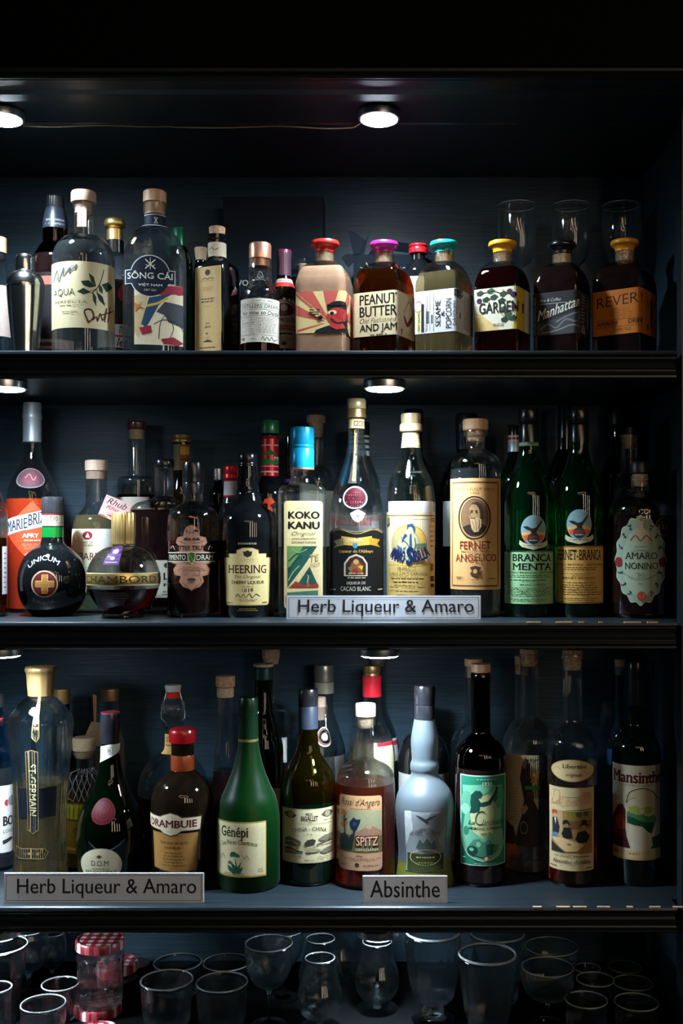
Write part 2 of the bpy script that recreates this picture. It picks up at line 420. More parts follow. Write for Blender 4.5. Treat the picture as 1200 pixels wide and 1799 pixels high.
            sx = (U(x1) - U(x0)) / max(1e-6, b2 - b0); sy = (V(y0) - V(y1)) / max(1e-6, b3 - b1)
            vs = [(U(x0) + (x - b0) * sx, V(y1) + (y - b1) * sy + vk * H * (x - b0) / (b2 - b0)) for x, y in vs]
            s.heavy(vs, fs, c, b, abs(sx if not rot else sy))
        elif t == 'a':
            _, st, cx, cyy, r, a0, a1, h, c, b, inv, sf = e
            vs, fs, bb = text_geo(st, b, sf); out = []
            for x, y in vs:
                f = (x - bb[0]) / (bb[2] - bb[0]); g = (y - bb[1]) / (bb[3] - bb[1]); a = math.radians(a0 + (a1 - a0) * f)
                rr = (r + h * g) if not inv else (r - h * g)
                out.append((U(cx) + rr * Wi * math.sin(a), V(cyy) + rr * Wi * math.cos(a)))
            s.heavy(out, fs, c, b, abs(h) * Wi)
def L(part, box, base, els, shape='r', wrap=None, back=False, rot=0.0, lab=None): return dict(part=part, box=box, base=base, els=els, shape=shape, wrap=wrap, back=back, lab=lab)
def rrect(r, asp=1.0, n=5):
    p = []
    for cx, cyy, a in ((1 - r, r * asp, -90), (1 - r, 1 - r * asp, 0), (r, 1 - r * asp, 90), (r, r * asp, 180)):
        for i in range(n + 1):
            t = math.radians(a + 90 * i / n); p.append((cx + r * math.cos(t), cyy + r * asp * math.sin(t)))
    return p
def ellp(n=40): return [(0.5 + 0.5 * math.cos(2 * PI * i / n), 0.5 + 0.5 * math.sin(2 * PI * i / n)) for i in range(n)]
COUNT = 0
def C_(part, pts, m, ridges=None, lab=None): return dict(part=part, pts=pts, m=m, ridges=ridges, lab=lab)
def bottle(label, cx, Y, zs, prof, glassm, liq=None, caps=(), labels=(), ratio=1.0, n=2.0, rot=0.0, flute=None, name='liquor_bottle', cat='bottle', group=None, solid=False, extra=None, thick=2.4):
    """cx and the profile are measured in photograph pixels at the bottle's own depth and turned into metres here"""
    Y = Y + YO
    s = (D + Y) / F
    X = (cx - CX) * s
    face = math.atan2(-X, D + Y)
    cosv = math.cos(face)
    yb = CY - zs / s
    root = thing(name, label, cat, (X, Y, zs), face + math.radians(rot), group)
    pr = []
    for h, y in prof:
        if isinstance(y, tuple): y = yb + y[1]
        pr.append((h * s * cosv, (yb - y) * s))
    bw = max(h for h, z in pr); nw = min(h for h, z in pr[:max(3, len(pr) // 3)])
    def row(h, z, inset=0.0):
        t = 0.0 if bw - nw < 1e-6 else min(1, max(0, (h - nw) / (bw - nw)))
        t = t * t * (3 - 2 * t)
        nn = 2.0 + (n - 2.0) * t ** 1.5 if z > 0.02 or n == 2 else n
        ra = 1.0 + (ratio - 1.0) * t
        fl = None
        if flute and flute[2] * s * 0 + flute[3] >= 0:
            za, zb_ = (yb - flute[2]) * s, (yb - flute[3]) * s
            if zb_ - 1e-4 <= z <= za + 1e-4:
                k = min(1, (za - z) / (0.12 * (za - zb_) + 1e-6)); fl = (flute[0], flute[1] * k)
        return (max(h - inset, 2e-4), max(h * ra - inset, 2e-4), nn, z, fl)
    th = thick / 1000.0
    zbase = 0.007
    if liq is None:
        if solid: lathe('glass_body', [row(h, z) for h, z in pr], M(glassm), root)
        else:
            inner = [row(h, max(z, zbase), th) for h, z in pr if z > zbase + 0.001]
            hb = [h for h, z in pr if z > zbase][-1]
            inner.append(row(max(hb - 0.004, 0.001), zbase, th))
            rows = [row(h, z) for h, z in pr] + [row(0.0004, 0.0)] + [row(0.0004, zbase)] + inner[::-1]
            lathe('glass_body', rows, M(glassm), root, closed=True)
    else:
        ly, lm = liq[0], liq[1]
        zl = (yb - ly) * s
        def at(z):
            for (h0, z0), (h1, z1) in zip(pr, pr[1:]):
                if z1 <= z <= z0: return h1 + (h0 - h1) * ((z - z1) / (z0 - z1) if z0 > z1 else 0)
            return pr[-1][0]
        up = [(h, z) for h, z in pr if z > zl + 0.0005] + [(at(zl), zl + 0.0002)]
        outer = [row(h, z) for h, z in up]; inner = [row(h, z, th) for h, z in up][::-1]
        # upper shell of glass and the glass foot below the liquid, one glass part
        lo = [(at(zbase), zbase - 0.0002)] + [(h, z) for h, z in pr if z < zbase - 0.0006]
        vs_rows = outer + inner
        g1 = lathe('glass_body', vs_rows, M(glassm), root, closed=True)
        lathe('glass_base', [row(h, z) for h, z in lo], M(glassm), root)
        mid = [(at(zl), zl)] + [(h, z) for h, z in pr if zbase + 0.0005 < z < zl - 0.0005] + [(at(zbase), zbase)]
        lathe('liquid', [row(h, z, 0.0001) for h, z in mid], M(lm), root)
    made = {}
    for c in caps:
        rows = []
        for h, y in c['pts']:
            hh, zz = h * s * cosv, (yb - y) * s
            rows.append((hh, hh, 2.0, zz, (c['ridges'][0], c['ridges'][1]) if c['ridges'] else None))
        o = lathe(c['part'], rows, M(c['m']), root, sharp=30)
        if c['lab']: o['label'] = c['lab']
        made[c['part']] = o
    for kid, par in (('cork', 'stopper'), ('lower_cork', 'cork'), ('cap_top', 'capsule'), ('cap_ring', 'cap'), ('cap_rim', 'cap'), ('collar', 'cap'), ('red_ring', 'cap_band'), ('red_seal', 'stopper'), ('gold_ring', 'capsule')):
        if kid in made and par in made: made[kid].parent = made[par]
    for lb in labels:
        put_label(lb, root, pr, row, s, cosv, yb, cx, Y)
    if extra: extra(root, s, yb, cx)
    return root
def n_not_mono(f): return any(b[0] <= a[0] for a, b in zip(f, f[1:]))
def put_label(lb, root, pr, row, s, cosv, yb, cx, Y):
    def hw_at(z):
        for (h0, z0), (h1, z1) in zip(pr, pr[1:]):
            if z1 <= z <= z0: return h1 + (h0 - h1) * ((z - z1) / (z0 - z1) if z0 > z1 else 0)
        return pr[0][0] if z > pr[0][1] else pr[-1][0]
    x0, y0, x1, y1 = lb['box']
    zm = (yb - (y0 + y1) / 2) * s
    Rm = hw_at(zm)
    rr_ = row(Rm, zm)
    sf_ = (D + Y - (-1 if lb['back'] else 1) * rr_[1] * 0.95) / F               # depth of the front of the glass
    zw = root.location.z
    zt, zb_ = (CY - y0) * sf_ - zw, (CY - y1) * sf_ - zw
    # arc table of the reference ring
    K = 360
    def P(t, z, off=0.0):
        r = row(hw_at(z), z); rx, ry, n = r[0], r[1], r[2]
        c, q = math.cos(t - PI / 2), math.sin(t - PI / 2)
        rad = rx if (n == 2 and rx == ry) else (abs(c / rx) ** n + abs(q / ry) ** n) ** (-1.0 / n)
        if r[4]: rad *= 1 + r[4][1] * (abs(math.cos(r[4][0] * t / 2)) * 2 - 1)
        x, y = rad * c, rad * q
        nx = math.copysign(abs(x / rx) ** (n - 1) / rx, x); ny = math.copysign(abs(y / ry) ** (n - 1) / ry, y)
        l = math.hypot(nx, ny) or 1
        return x + nx / l * off, y + ny / l * off
    tab = [0.0]; pts = [P(-PI + 2 * PI * i / K, zm) for i in range(K + 1)]
    for a, b in zip(pts, pts[1:]): tab.append(tab[-1] + math.dist(a, b))
    half = tab[K // 2]
    def theta(u):
        x = u + half
        x %= tab[-1]
        lo, hi = 0, K
        while hi - lo > 1:
            m = (lo + hi) // 2
            if tab[m] <= x: lo = m
            else: hi = m
        return -PI + 2 * PI * (lo + (x - tab[lo]) / (tab[hi] - tab[lo])) / K
    front = [(pts[i][0], tab[i] - half) for i in range(K // 4, 3 * K // 4 + 1)]
    front = [q for i, q in enumerate(front) if i == 0 or q[0] > max(p[0] for p in front[:i])] if n_not_mono(front) else front
    lim = 0.988 * front[-1][0]
    def arc(dx):                      # front-view offset -> arc length
        dx = max(-lim, min(lim, dx)); lo, hi = 0, len(front) - 1
        while hi - lo > 1:
            m = (lo + hi) // 2
            if front[m][0] <= dx: lo = m
            else: hi = m
        (xa, ua), (xb, ub) = front[lo], front[hi]
        return ua + (ub - ua) * (dx - xa) / max(1e-9, xb - xa)
    if lb['wrap']: u0, u1 = lb['wrap'][0] * rr_[0], lb['wrap'][1] * rr_[0]
    else: u0, u1 = arc((x0 - cx) * sf_ * cosv), arc((x1 - cx) * sf_ * cosv)
    uc = (u0 + u1) / 2
    ux = None if lb['wrap'] else (lambda f: arc((x0 + (x1 - x0) * f - cx) * sf_ * cosv) - uc)
    Wi = None if lb['wrap'] else (x1 - x0) * sf_
    W, H = u1 - u0, zt - zb_
    art = Art(W, H, ux, Wi)
    uc = uc + (tab[-1] / 2 if lb['back'] else 0)
    if lb['base']:
        if lb['shape'] == 'r': art.el(('r', 0, 0, 1, 1, lb['base']))
        else: art.el(('p', lb['shape'], lb['base']))
    for e in lb['els']: art.el(e)
    vs = []
    for u, v, off in art.v:
        z = zb_ + v; x, y = P(theta(u + uc), z, off); vs.append((x, y, z))
    o = link(lb['part'], vs, art.f, [M(c) for c in art.mats], root, smooth=False, mi=art.m)
    if lb['lab']: o['label'] = lb['lab']
    return o
def flat_art(name, W, H, base, els, mats_extra=None, parent=None, shape='r', loc=(0, 0, 0), rot=(0, 0, 0)):
    """a flat printed face in the local XZ plane, facing -Y"""
    art = Art(W, H)
    if base: art.el(('r', 0, 0, 1, 1, base) if shape == 'r' else ('p', shape, base))
    for e in els: art.el(e)
    o = link(name, [(u, -off, v) for u, v, off in art.v], art.f, [M(c) for c in art.mats], parent, smooth=False, mi=art.m)
    o.location = loc; o.rotation_euler = rot
    return o
# ------------------------------------------------------------------ the setting
XL, XR, YB = -1.1, 0.47, 0.33
def struct(o):
    o['kind'] = 'structure'; return o
struct(boxmesh('wall_back', XL, XR + 0.02, YB, YB + 0.02, -0.80, 0.70, M('paint')))
struct(boxmesh('wall_right', XR, XR + 0.02, 0.027, YB, -0.80, 0.70, M('paint')))
struct(boxmesh('wall_left', XL - 0.02, XL, 0.0, YB + 0.02, -0.80, 0.70, M('paint')))
SOF = 0.660
struct(boxmesh('ceiling', XL - 0.02, 0.62, -0.09, YB + 0.02, SOF, SOF + 0.02, M('shelfpaint')))
struct(prism('trim_1', [(-0.004, -0.80), (0.026, -0.80), (0.026, SOF - 0.001), (-0.004, SOF - 0.001)], 0.449, 0.62, M('shelfpaint')))
# cornice of the upper cabinet, its face above, and the bead under it
struct(prism('trim_2', [(-0.09, SOF + 0.0005), (-0.096, SOF + 0.0005), (-0.099, SOF + 0.003), (-0.096, SOF + 0.006), (-0.101, SOF + 0.009), (-0.101, SOF + 0.013), (-0.094, SOF + 0.0175), (-0.09, SOF + 0.0175)], XL, 0.62, M('darktrim')))
struct(boxmesh('wall_front', XL, 0.62, -0.095, -0.07, SOF + 0.019, 1.05, M('blackpaint')))
struct(prism('trim_3', [(-0.058, SOF), (-0.050, SOF - 0.004), (-0.024, SOF - 0.004), (-0.018, SOF)], XL, 0.448, M('shelfpaint')))
struct(prism('trim_4', [(0.070, SOF), (0.074, SOF - 0.0015), (0.082, SOF - 0.0015), (0.086, SOF)], XL, 0.469, M('shelfpaint')))
def shelf(zt, label, chips):
    t = thing('bar_shelf', label, 'shelf', (0, 0, zt - 0.042), 0, 'shelves of the back bar')
    h = 0.042
    boxmesh('board', XL + 0.001, XR - 0.001, 0.0275, YB - 0.001, 0, h, M('shelfpaint'), t)
    k = lambda y: (668 - y) / 1151.5 - 0.0022
    prof = [(0.027, 0), (-0.001, 0), (-0.003, 0.002), (-0.003, k(660)), (0.001, k(659)), (-0.002, k(657.5)), (-0.003, k(655)), (-0.002, k(652.5)), (0.002, k(651)),
            (0.002, k(649.5)), (-0.002, k(648)), (0.004, k(644)), (0.006, k(640)), (0.004, k(636)), (-0.002, k(632)), (-0.003, k(630)), (0.002, k(629)), (0.002, k(627.5)), (-0.007, k(626)), (-0.009, k(623)), (-0.008, h - 0.0015), (-0.005, h), (0.027, h)]
    n = prism('nosing', prof, XL + 0.001, 0.441, M('shelfpaint'), t)
    if chips:                                              # paint knocked off the edge
        rnd = random.Random(chips); bm = bmesh.new(); bm.from_mesh(n.data); n.data.materials.append(M('barewood'))
        for (x0, x1) in [(p, p + rnd.uniform(0.006, 0.03)) for p in [0.21 + 0.036 * i + rnd.uniform(0, 0.012) for i in range(6 if chips == 1 else 7)]]:
            bmx = bmesh.ops.create_cube(bm, size=1)['verts']
            for v in bmx: v.co = Vector(((x0 + x1) / 2 + v.co.x * (x1 - x0), -0.0070 + v.co.y * 0.0035, h - 0.0006 + v.co.z * 0.0018))
            for f in {f for v in bmx for f in v.link_faces}: f.material_index = 1
        bm.to_mesh(n.data); bm.free()
    return t
shelf(ZT, 'upper black shelf with moulded edge under the square cocktail bottles', 0)
shelf(ZM, 'middle black shelf with moulded edge under the green and cream labelled bottles', 1)
shelf(ZB, 'lower black shelf with chipped moulded edge under the absinthe bottles', 2)
tag(boxmesh('glass_counter', XL + 0.001, XR - 0.001, -0.30, YB - 0.001, ZC - 0.03, ZC, M('blackpaint')), 'black counter carrying the empty glasses and jam jars', 'counter')
# ------------------------------------------------------------------ puck lamps
LED = emis('led_diffuser_light', (0.72, 0.88, 1.0), 90.0)
LEDLOW = emis('led_diffuser_light_low', (0.70, 0.87, 1.0), 330.0)
def puck(px, Y, zu, label, mat):
    X = (px - CX) * (D + Y) / F
    t = thing('puck_light', label, 'lamp', (X, Y, zu - 0.0125), 0, 'round puck lights under the shelves')
    lathe('housing', [(0.0295, 0.0295, 2, 0.0001, None), (0.032, 0.032, 2, 0.0008, None), (0.0325, 0.0325, 2, 0.005, None), (0.0325, 0.0325, 2, 0.011, None), (0.031, 0.031, 2, 0.0124, None)], M('silver'), t)
    lathe('diffuser', [(0.020, 0.020, 2, -0.0022, None), (0.0262, 0.0262, 2, -0.0019, None), (0.0285, 0.0285, 2, -0.0008, None), (0.0285, 0.0285, 2, 0.00005, None)], mat, t)
    l = bpy.data.lights.new('puck_beam', 'SPOT'); l.energy = LAMP_POWER * (1.0 if mat is LED else 0.22); l.color = LAMP_COL
    l.spot_size = math.radians(155); l.spot_blend = 1.0; l.shadow_soft_size = 0.022
    lo = bpy.data.objects.new('puck_beam', l); COL.objects.link(lo); lo.location = (X, Y, zu - 0.0125 - 0.0035)
    return t
US = lambda z: z - 0.042
for px, z, lb, m in ((666, SOF, 'round lit puck light under the top cabinet above the coloured stoppers', LED),
                     (5, SOF, 'round lit puck light under the top cabinet at the picture edge above the shaker', LED),
                     (676, US(ZT), 'round lit puck light under the upper shelf above the cream waxed bottle', LED),
                     (10, US(ZT), 'round lit puck light under the upper shelf beside the silver capped bottle', LED),
                     (667, US(ZM), 'round lit puck light under the middle shelf above the red collared bottle', LED),
                     (2, US(ZM), 'round lit puck light under the middle shelf above the fluted bottle', LED)):
    puck(px, 0.025, z, lb, m)
for px, lb in ((664, 'round puck light under the lower shelf over the tulip glasses'), (0, 'round puck light under the lower shelf over the jam jars')):
    puck(px, 0.025, US(ZB), lb, LEDLOW)
def tube(name, pts, r, m, parent=None, nseg=8):
    bm = bmesh.new(); rings = []
    for i, p in enumerate(pts):
        p = Vector(p); a = Vector(pts[max(0, i - 1)]); b = Vector(pts[min(len(pts) - 1, i + 1)])
        d = (b - a).normalized(); u = d.orthogonal().normalized() if abs(d.z) > 0.9 else d.cross(Vector((0, 0, 1))).normalized(); v = d.cross(u)
        rings.append([bm.verts.new(p + r * (math.cos(2 * PI * k / nseg) * u + math.sin(2 * PI * k / nseg) * v)) for k in range(nseg)])
    for a, b in zip(rings, rings[1:]):
        for k in range(nseg): bm.faces.new((a[k], a[(k + 1) % nseg], b[(k + 1) % nseg], b[k]))
    bm.faces.new(rings[0][::-1]); bm.faces.new(rings[-1])
    bmesh.ops.recalc_face_normals(bm, faces=bm.faces[:])
    for f in bm.faces: f.smooth = True
    me = bpy.data.meshes.new(name); bm.to_mesh(me); bm.free(); me.materials.append(m)
    o = bpy.data.objects.new(name, me); COL.objects.link(o)
    if parent: o.parent = parent
    return o
cab = []
for i in range(61):
    px = 40 + (632 - 40) * i / 60; y = 0.078
    cab.append(((px - CX) * (D + y) / F, y + 0.004 * math.sin(i * 0.35), SOF - 0.0016 - 0.0045 * (0.5 + 0.5 * math.sin(i * 0.31 + 4.2)) * (1 if i > 26 else 0.25)))
cab[-1] = ((634 - CX) * (D + 0.05) / F, 0.05, SOF - 0.007)
tag(tube('lamp_cable', cab, 0.0011, M('#b9a88c')), 'thin pale cable strung under the top cabinet between two puck lights', 'cable')
# ------------------------------------------------------------------ top shelf
INK, CREAM, WHITE = '#14110f', '#d8c79f', '#dcdad6'
def B(*a, **k): return bottle(*a, **k)
B('clear bottle with tan stopper cut by the picture edge beside the cocktail shaker', -5, 0.16, ZT, std(14, 445, 455, 482, 27, 0.8), 'clear', labels=[L('front_label', (-20, 500, 20, 590), '#b9a5a0', [])],
  caps=[C_('stopper', [(13, 458), (13, 446), (17, 445), (17, 419), (16, 418)], 'wood'), C_('neck_band', [(15, 456), (15.2, 446), (14, 446)], 'blackcap')])
# cocktail shaker
def shaker():
    cx, Y = 45, 0.075 + YO; s = (D + Y) / F; X = (cx - CX) * s; yb = CY - ZT / s
    t = thing('cocktail_shaker', 'polished steel cobbler cocktail shaker standing before the dark bottle', 'shaker', (X, Y, ZT))
    q = lambda pts: [(h * s * .955, h * s * .955, 2.0, (yb - y) * s, None) for h, y in pts]
    lathe('tumbler', q(cr([(33.5, 503), (33.5, 508, 1), (32, 530), (28, 575), (24, 612), (22.5, yb - 3, 1), (20, yb)])), M('steel'), t, sharp=50)
    lathe('strainer_top', q(cr([(18, 476), (19, 478.5, 1), (26, 483), (32, 492), (34.5, 500, 1), (34.5, 504, 1), (33, 504.5)])), M('steel'), t, sharp=50)
    lathe('cap', q(cr([(7, 446), (14, 448), (17, 453), (17.8, 462), (17.8, 477, 1), (16, 477.5)])), M('steel'), t, sharp=50)
shaker()
B('tall dark whisky-shaped bottle with grey black capsule behind the shaker', 97, 0.175, ZT, std(22, 400, 428, 462, 41, 0.5), 'olive' if 0 else 'brown', liq=(452, 'verydark'),
  caps=[C_('cap', [(15, 370), (16, 368), (16, 348), (14, 345)], 'matteblack', (26, 0.02)), C_('capsule', [(22.5, 404), (22, 390), (19, 374), (17, 367)], 'navy')],
  labels=[L('neck_print', (78, 380, 116, 398), None, [N_(0.05, 0.1, 0.95, 0.9, '#8d8a92', 2, 0.6)]), L('front_label', (62, 478, 130, 615), '#1c171a', [R_(0, 0.05, 0.9, 0.16, '#a55a50'), R_(0, 0.86, 1, 0.99, '#9c7f7c'), R_(0.1, 0.90, 0.5, 0.95, '#4a3936')])])
B('stout clear bottle with leafy cream label signed in brown ink and blond stopper', 147, 0.09, ZT,
  std(16.5, 357, 414, 458, 56, 0.93, lip=(19.5, 8)), 'clear', liq=(432, 'water'),
  caps=[C_('stopper', [(15, 376), (15, 358), (22, 357), (22.5, 354), (22.5, 341), (21, 338)], 'palewood')],
  labels=[L('neck_strip', (136, 362, 152, 398), '#e0d6cf', [R_(0.0, 0, 0.55, 0.95, '#b5656a'), N_(0.06, .05, .5, .9, '#e8d0cc', 10, .4)]),
          L('front_label', (90, 459, 203, 576), '#d9cda9', [
              P_([(0.40, .46), (.50, .40), (.62, .46), (.50, .50)], '#1d3324'), P_([(.58, .17), (.66, .22), (.70, .36), (.62, .30)], '#23402b'), P_([(.46, .30), (.58, .28), (.70, .36), (.60, .39), (.50, .36)], '#1b3523'),
              P_([(.64, .44), (.70, .52), (.70, .66), (.65, .58)], '#23402b'), P_([(.70, .44), (.80, .50), (.84, .64), (.74, .56)], '#182c1e'), P_([(.78, .32), (.88, .26), (.96, .32), (.86, .42)], '#1e3826'), P_([(.74, .30), (.80, .38), (.80, .46), (.74, .42)], '#23402b'),
              S_([(.62, .48), (.70, .40), (.76, .30), (.82, .08)], .014, '#241d15'), S_([(.55, .46), (.66, .42), (.72, .38)], .008, '#241d15'), S_([(.70, .40), (.74, .50), (.84, .60)], .008, '#241d15'),
              T('AQUA', .05, .41, .37, .53, '#3b3f3c', -.008), T('PERFECTA', .07, .585, .56, .63, '#55544c', -.01), N_(.07, .645, .56, .68, '#8d866f', 1, .4), N_(.15, .74, .45, .80, '#8d866f', 2, .4),
              S_([(.04, .28), (.10, .12), (.12, .30), (.20, .08), (.19, .22), (.30, .10), (.28, .18), (.40, .05), (.36, .13)], .016, '#5b6770'), S_([(.03, .34), (.2, .16), (.36, .06)], .01, '#5b6770'),
              S_([(.58, .92), (.52, .74), (.62, .72), (.66, .82), (.58, .92)], .022, '#4a2413'), S_([(.64, .88), (.70, .82), (.72, .88), (.76, .76), (.80, .86), (.86, .66), (.83, .88)], .02, '#4a2413'), S_([(.78, .78), (.96, .68)], .018, '#4a2413'), S_([(.92, .62), (.88, .86)], .018, '#4a2413')])])
B('slim dark bottle with round brass stopper between two stout clear bottles', 202, 0.195, ZT, std(15, 424, 445, 492, 34, 0.4), 'clear', liq=(520, 'straw'),
  caps=[C_('stopper', cr([(9, 404), (12, 402), (18.5, 398), (19, 391), (16, 386), (8, 384.5)]), 'gold'), C_('collar', [(14.5, 424), (14.5, 405), (12, 403)], 'gold'), C_('capsule', [(16, 446), (15.8, 424), (14, 423)], 'blackcap')],
  labels=[L('front_label', (172, 490, 232, 614), '#1b1518', [E_(.80, .2, .22, .14, '#a3273a'), R_(0, .64, 1, .97, '#c9c6c0'), T('me', .62, .66, .85, .77, INK, .01, .3), R_(.5, .79, 1, .82, '#b0303a'), T('let', .55, .83, .86, .95, INK, .01, .3)])])
def cut_rays(x0, y0, x1, y1, c): return [S_([(x0, y0), ((x0 + x1) / 2 + .02, (y0 + y1) / 2), (x1, y1)], .02, c)]
B('arched clear gin bottle with navy cross-shaped label and pictorial back print', 272, 0.095, ZT,
  [(20.5, 357), (20.5, 374), (18.5, 377), (18.5, 396)] + cr([(18.5, 398), (30, 405), (43, 420), (52, 440), (56, 462)]) + [(56.5, 480), (56.5, ('B', -10)), (54, ('B', -3)), (50, ('B', 0))], 'clear', liq=(456, 'water'), ratio=0.62, n=2.8,
  caps=[C_('stopper', [(17, 378), (17, 358), (20.5, 357), (20.5, 339), (19, 337)], 'wood')],
  labels=[L('neck_band', (254, 376, 294, 398), '#151c30', [S_([(.42, .25), (.58, .75)], .03, WHITE), S_([(.58, .25), (.42, .75)], .03, WHITE), S_([(.5, .2), (.5, .8)], .015, WHITE), R_(0, 0, 1, .06, '#b9bcc6'), R_(0, .94, 1, 1, '#b9bcc6')]),
          L('picture_print', (236, 500, 322, 606), '#cfc5ac', [P_([(0, .2), (.3, .1), (.2, .5), (.1, .9), (0, .8)], '#b9a27a'), P_([(.45, .02), (1, 0), (1, .14), (.7, .2), (.45, .16)], '#8c2638'), P_([(.3, .22), (.75, .14), (.5, .34), (.24, .72), (.14, .66)], '#21405f'),
              S_([(.25, .36), (.5, .30), (.7, .2)], .05, '#c29a45'), P_([(.45, .45), (.62, .28), (1, .32), (1, .7), (.7, .62), (.62, .5)], '#3b3f48'), E_(.82, .22, .14, .07, '#c9bda4'), S_([(.5, .9), (.55, .6), (.66, .5), (.8, .7), (.72, .9)], .015, '#2b2a2c'), P_([(.1, .72), (.34, .68), (.36, .8), (.16, .84)], '#8c2638'),
              P_([(.55, .9), (.8, .86), (1, .95), (.9, 1), (.6, .98)], '#8c2638'), S_([(.4, .66), (.6, .58), (.9, .64), (1, .74)], .018, '#24303c'), S_([(.15, .3), (.1, .38), (.2, .4)], .012, '#2b2a2c'), P_([(.0, .3), (.12, .36), (.02, .46)], '#b5662c')]),
          L('front_label', (220, 449, 308, 523), None, [R_(0, .34, 1, .68, '#c2c4c8'), E_(.5, .49, .405, .5, '#c2c4c8'), R_(.012, .355, .988, .665, '#0f1526'), E_(.5, .49, .39, .48, '#0f1526'), T('SÔNG CÁI', .05, .375, .95, .56, '#dcdad2', .0, 0, .03), T('VIỆT NAM', .26, .66, .74, .745, '#dcdad2', 0, 0, .03), T('DRY GIN', .38, .80, .62, .85, '#b9b7b0'),
              S_([(.40, .10), (.60, .32)], .022, '#c9c7c0'), S_([(.60, .10), (.40, .32)], .022, '#c9c7c0'), S_([(.5, .06), (.5, .34)], .012, '#c9c7c0'), S_([(.41, .22), (.47, .28)], .012, '#c9c7c0'), S_([(.59, .22), (.53, .28)], .012, '#c9c7c0')])])
B('green-capped dark bottle hidden behind the arched gin bottle', 314, 0.205, ZT, std(11, 402, 432, 468, 25, 0.6), 'blackgreen', solid=True, caps=[C_('cap', [(12, 433), (12, 404), (11, 402)], 'foilc1d6a4a', (22, .015))])
B('square black bottle turned to one side with tall tan label and cork', 381.5, 0.105, ZT, [(17.5, 414), (17.5, 422), (16, 424), (16, 456), (20, 461), (29, 470), (30.5, 474), (30.5, ('B', -3)), (29, ('B', 0))], 'black', solid=True, n=9, rot=-34,
  caps=[C_('cork', [(13.5, 416), (14.5, 401), (14, 400)], 'cork')],
  labels=[L('neck_label', (361, 425, 393, 450), '#b9aa98', [N_(.1, .2, .9, .75, '#8a7c70', 4, .3), S_([(.4, .55), (.5, .4), (.56, .55), (.66, .45)], .02, '#5b4d45')], wrap=(-2.2, 2.2)),
          L('front_label', (0, 468, 0, 617), '#c1a473', [E_(.5, .07, .1, .035, '#3b3022'), S_([(.3, .15), (.4, .135), (.5, .15), (.6, .135), (.72, .15)], .025, '#4b3a26'), R_(.25, .165, .75, .17, '#6b5636'), N_(.28, .235, .72, .29, '#8b6f48', 3, .5), N_(.2, .365, .8, .43, '#4b3a26', 2, .55), N_(.35, .46, .65, .475, '#8b6f48', 1, .5),
              N_(.4, .66, .6, .68, '#4b3a26', 1, .6), T('2013', .39, .70, .61, .725, '#2b2116', .01), R_(.44, .78, .5, .80, '#4b3a26'), N_(.35, .83, .65, .84, '#6b5636', 1, .5), P_([(.32, .885), (.5, .86), (.66, .88), (.66, .892)], '#4b3a26'), N_(.1, .945, .9, .965, '#6b5636', 1, .7)], wrap=(-.86, .92))])
B('dark bottle with tan cork peeping out behind the square black bottle', 353, 0.21, ZT, std(10, 458, 464, 495, 14, 0.7), 'black', solid=True, caps=[C_('cork', [(9, 462), (11.5, 437), (11, 436)], 'palecork')])
B('small clear bottle with copper stopper and printed white paper label', 457, 0.085, ZT, [(19, 455), (20, 457)] + [(20, 494)] + cr([(20, 496), (24, 504), (31, 513), (34, 524)]) + [(34.5, 530), (34.5, ('B', -4)), (32, ('B', 0))], 'clear', liq=(548, 'darkred'),
  caps=[C_('stopper', [(17, 470), (17, 457), (19.5, 456), (19.8, 432), (18.5, 429)], 'copper')],
  labels=[L('neck_print', (444, 470, 470, 492), None, [S_([(.3, .8), (.5, .3), (.7, .8), (.3, .8)], .03, '#9aa0a6'), N_(.2, .9, .8, 1, '#9aa0a6', 1)]),
          L('front_label', (423, 524, 491, 601), '#c9c3ba', [N_(.08, .03, .92, .08, '#4b4744', 1, .6), R_(0, .105, 1, .112, '#4b4744'), T("DISTILLERS' DREAMS", .04, .13, .97, .22, '#2a2725', 0, 0, .02), R_(0, .25, 1, .257, '#4b4744'), T('No time to Daidai', .05, .28, .97, .37, '#191716', .0, .2), R_(0, .39, 1, .397, '#4b4744'),
              N_(.04, .42, .36, .82, '#7d7873', 8, .3, 0), N_(.44, .42, .96, .80, '#7d7873', 12, .4, 0), R_(.40, .40, .407, .80, '#4b4744'), O_(.05, .42, .36, .56, '#7d7873', .006), R_(0, .83, 1, .836, '#4b4744'), R_(.04, .88, .10, .95, '#a5583c'), S_([(.52, .95), (.58, .87), (.62, .95), (.68, .89), (.74, .95), (.80, .87), (.84, .95), (.94, .90)], .014, '#2a2725'), N_(.24, .9, .42, .94, '#7d7873', 1)])])
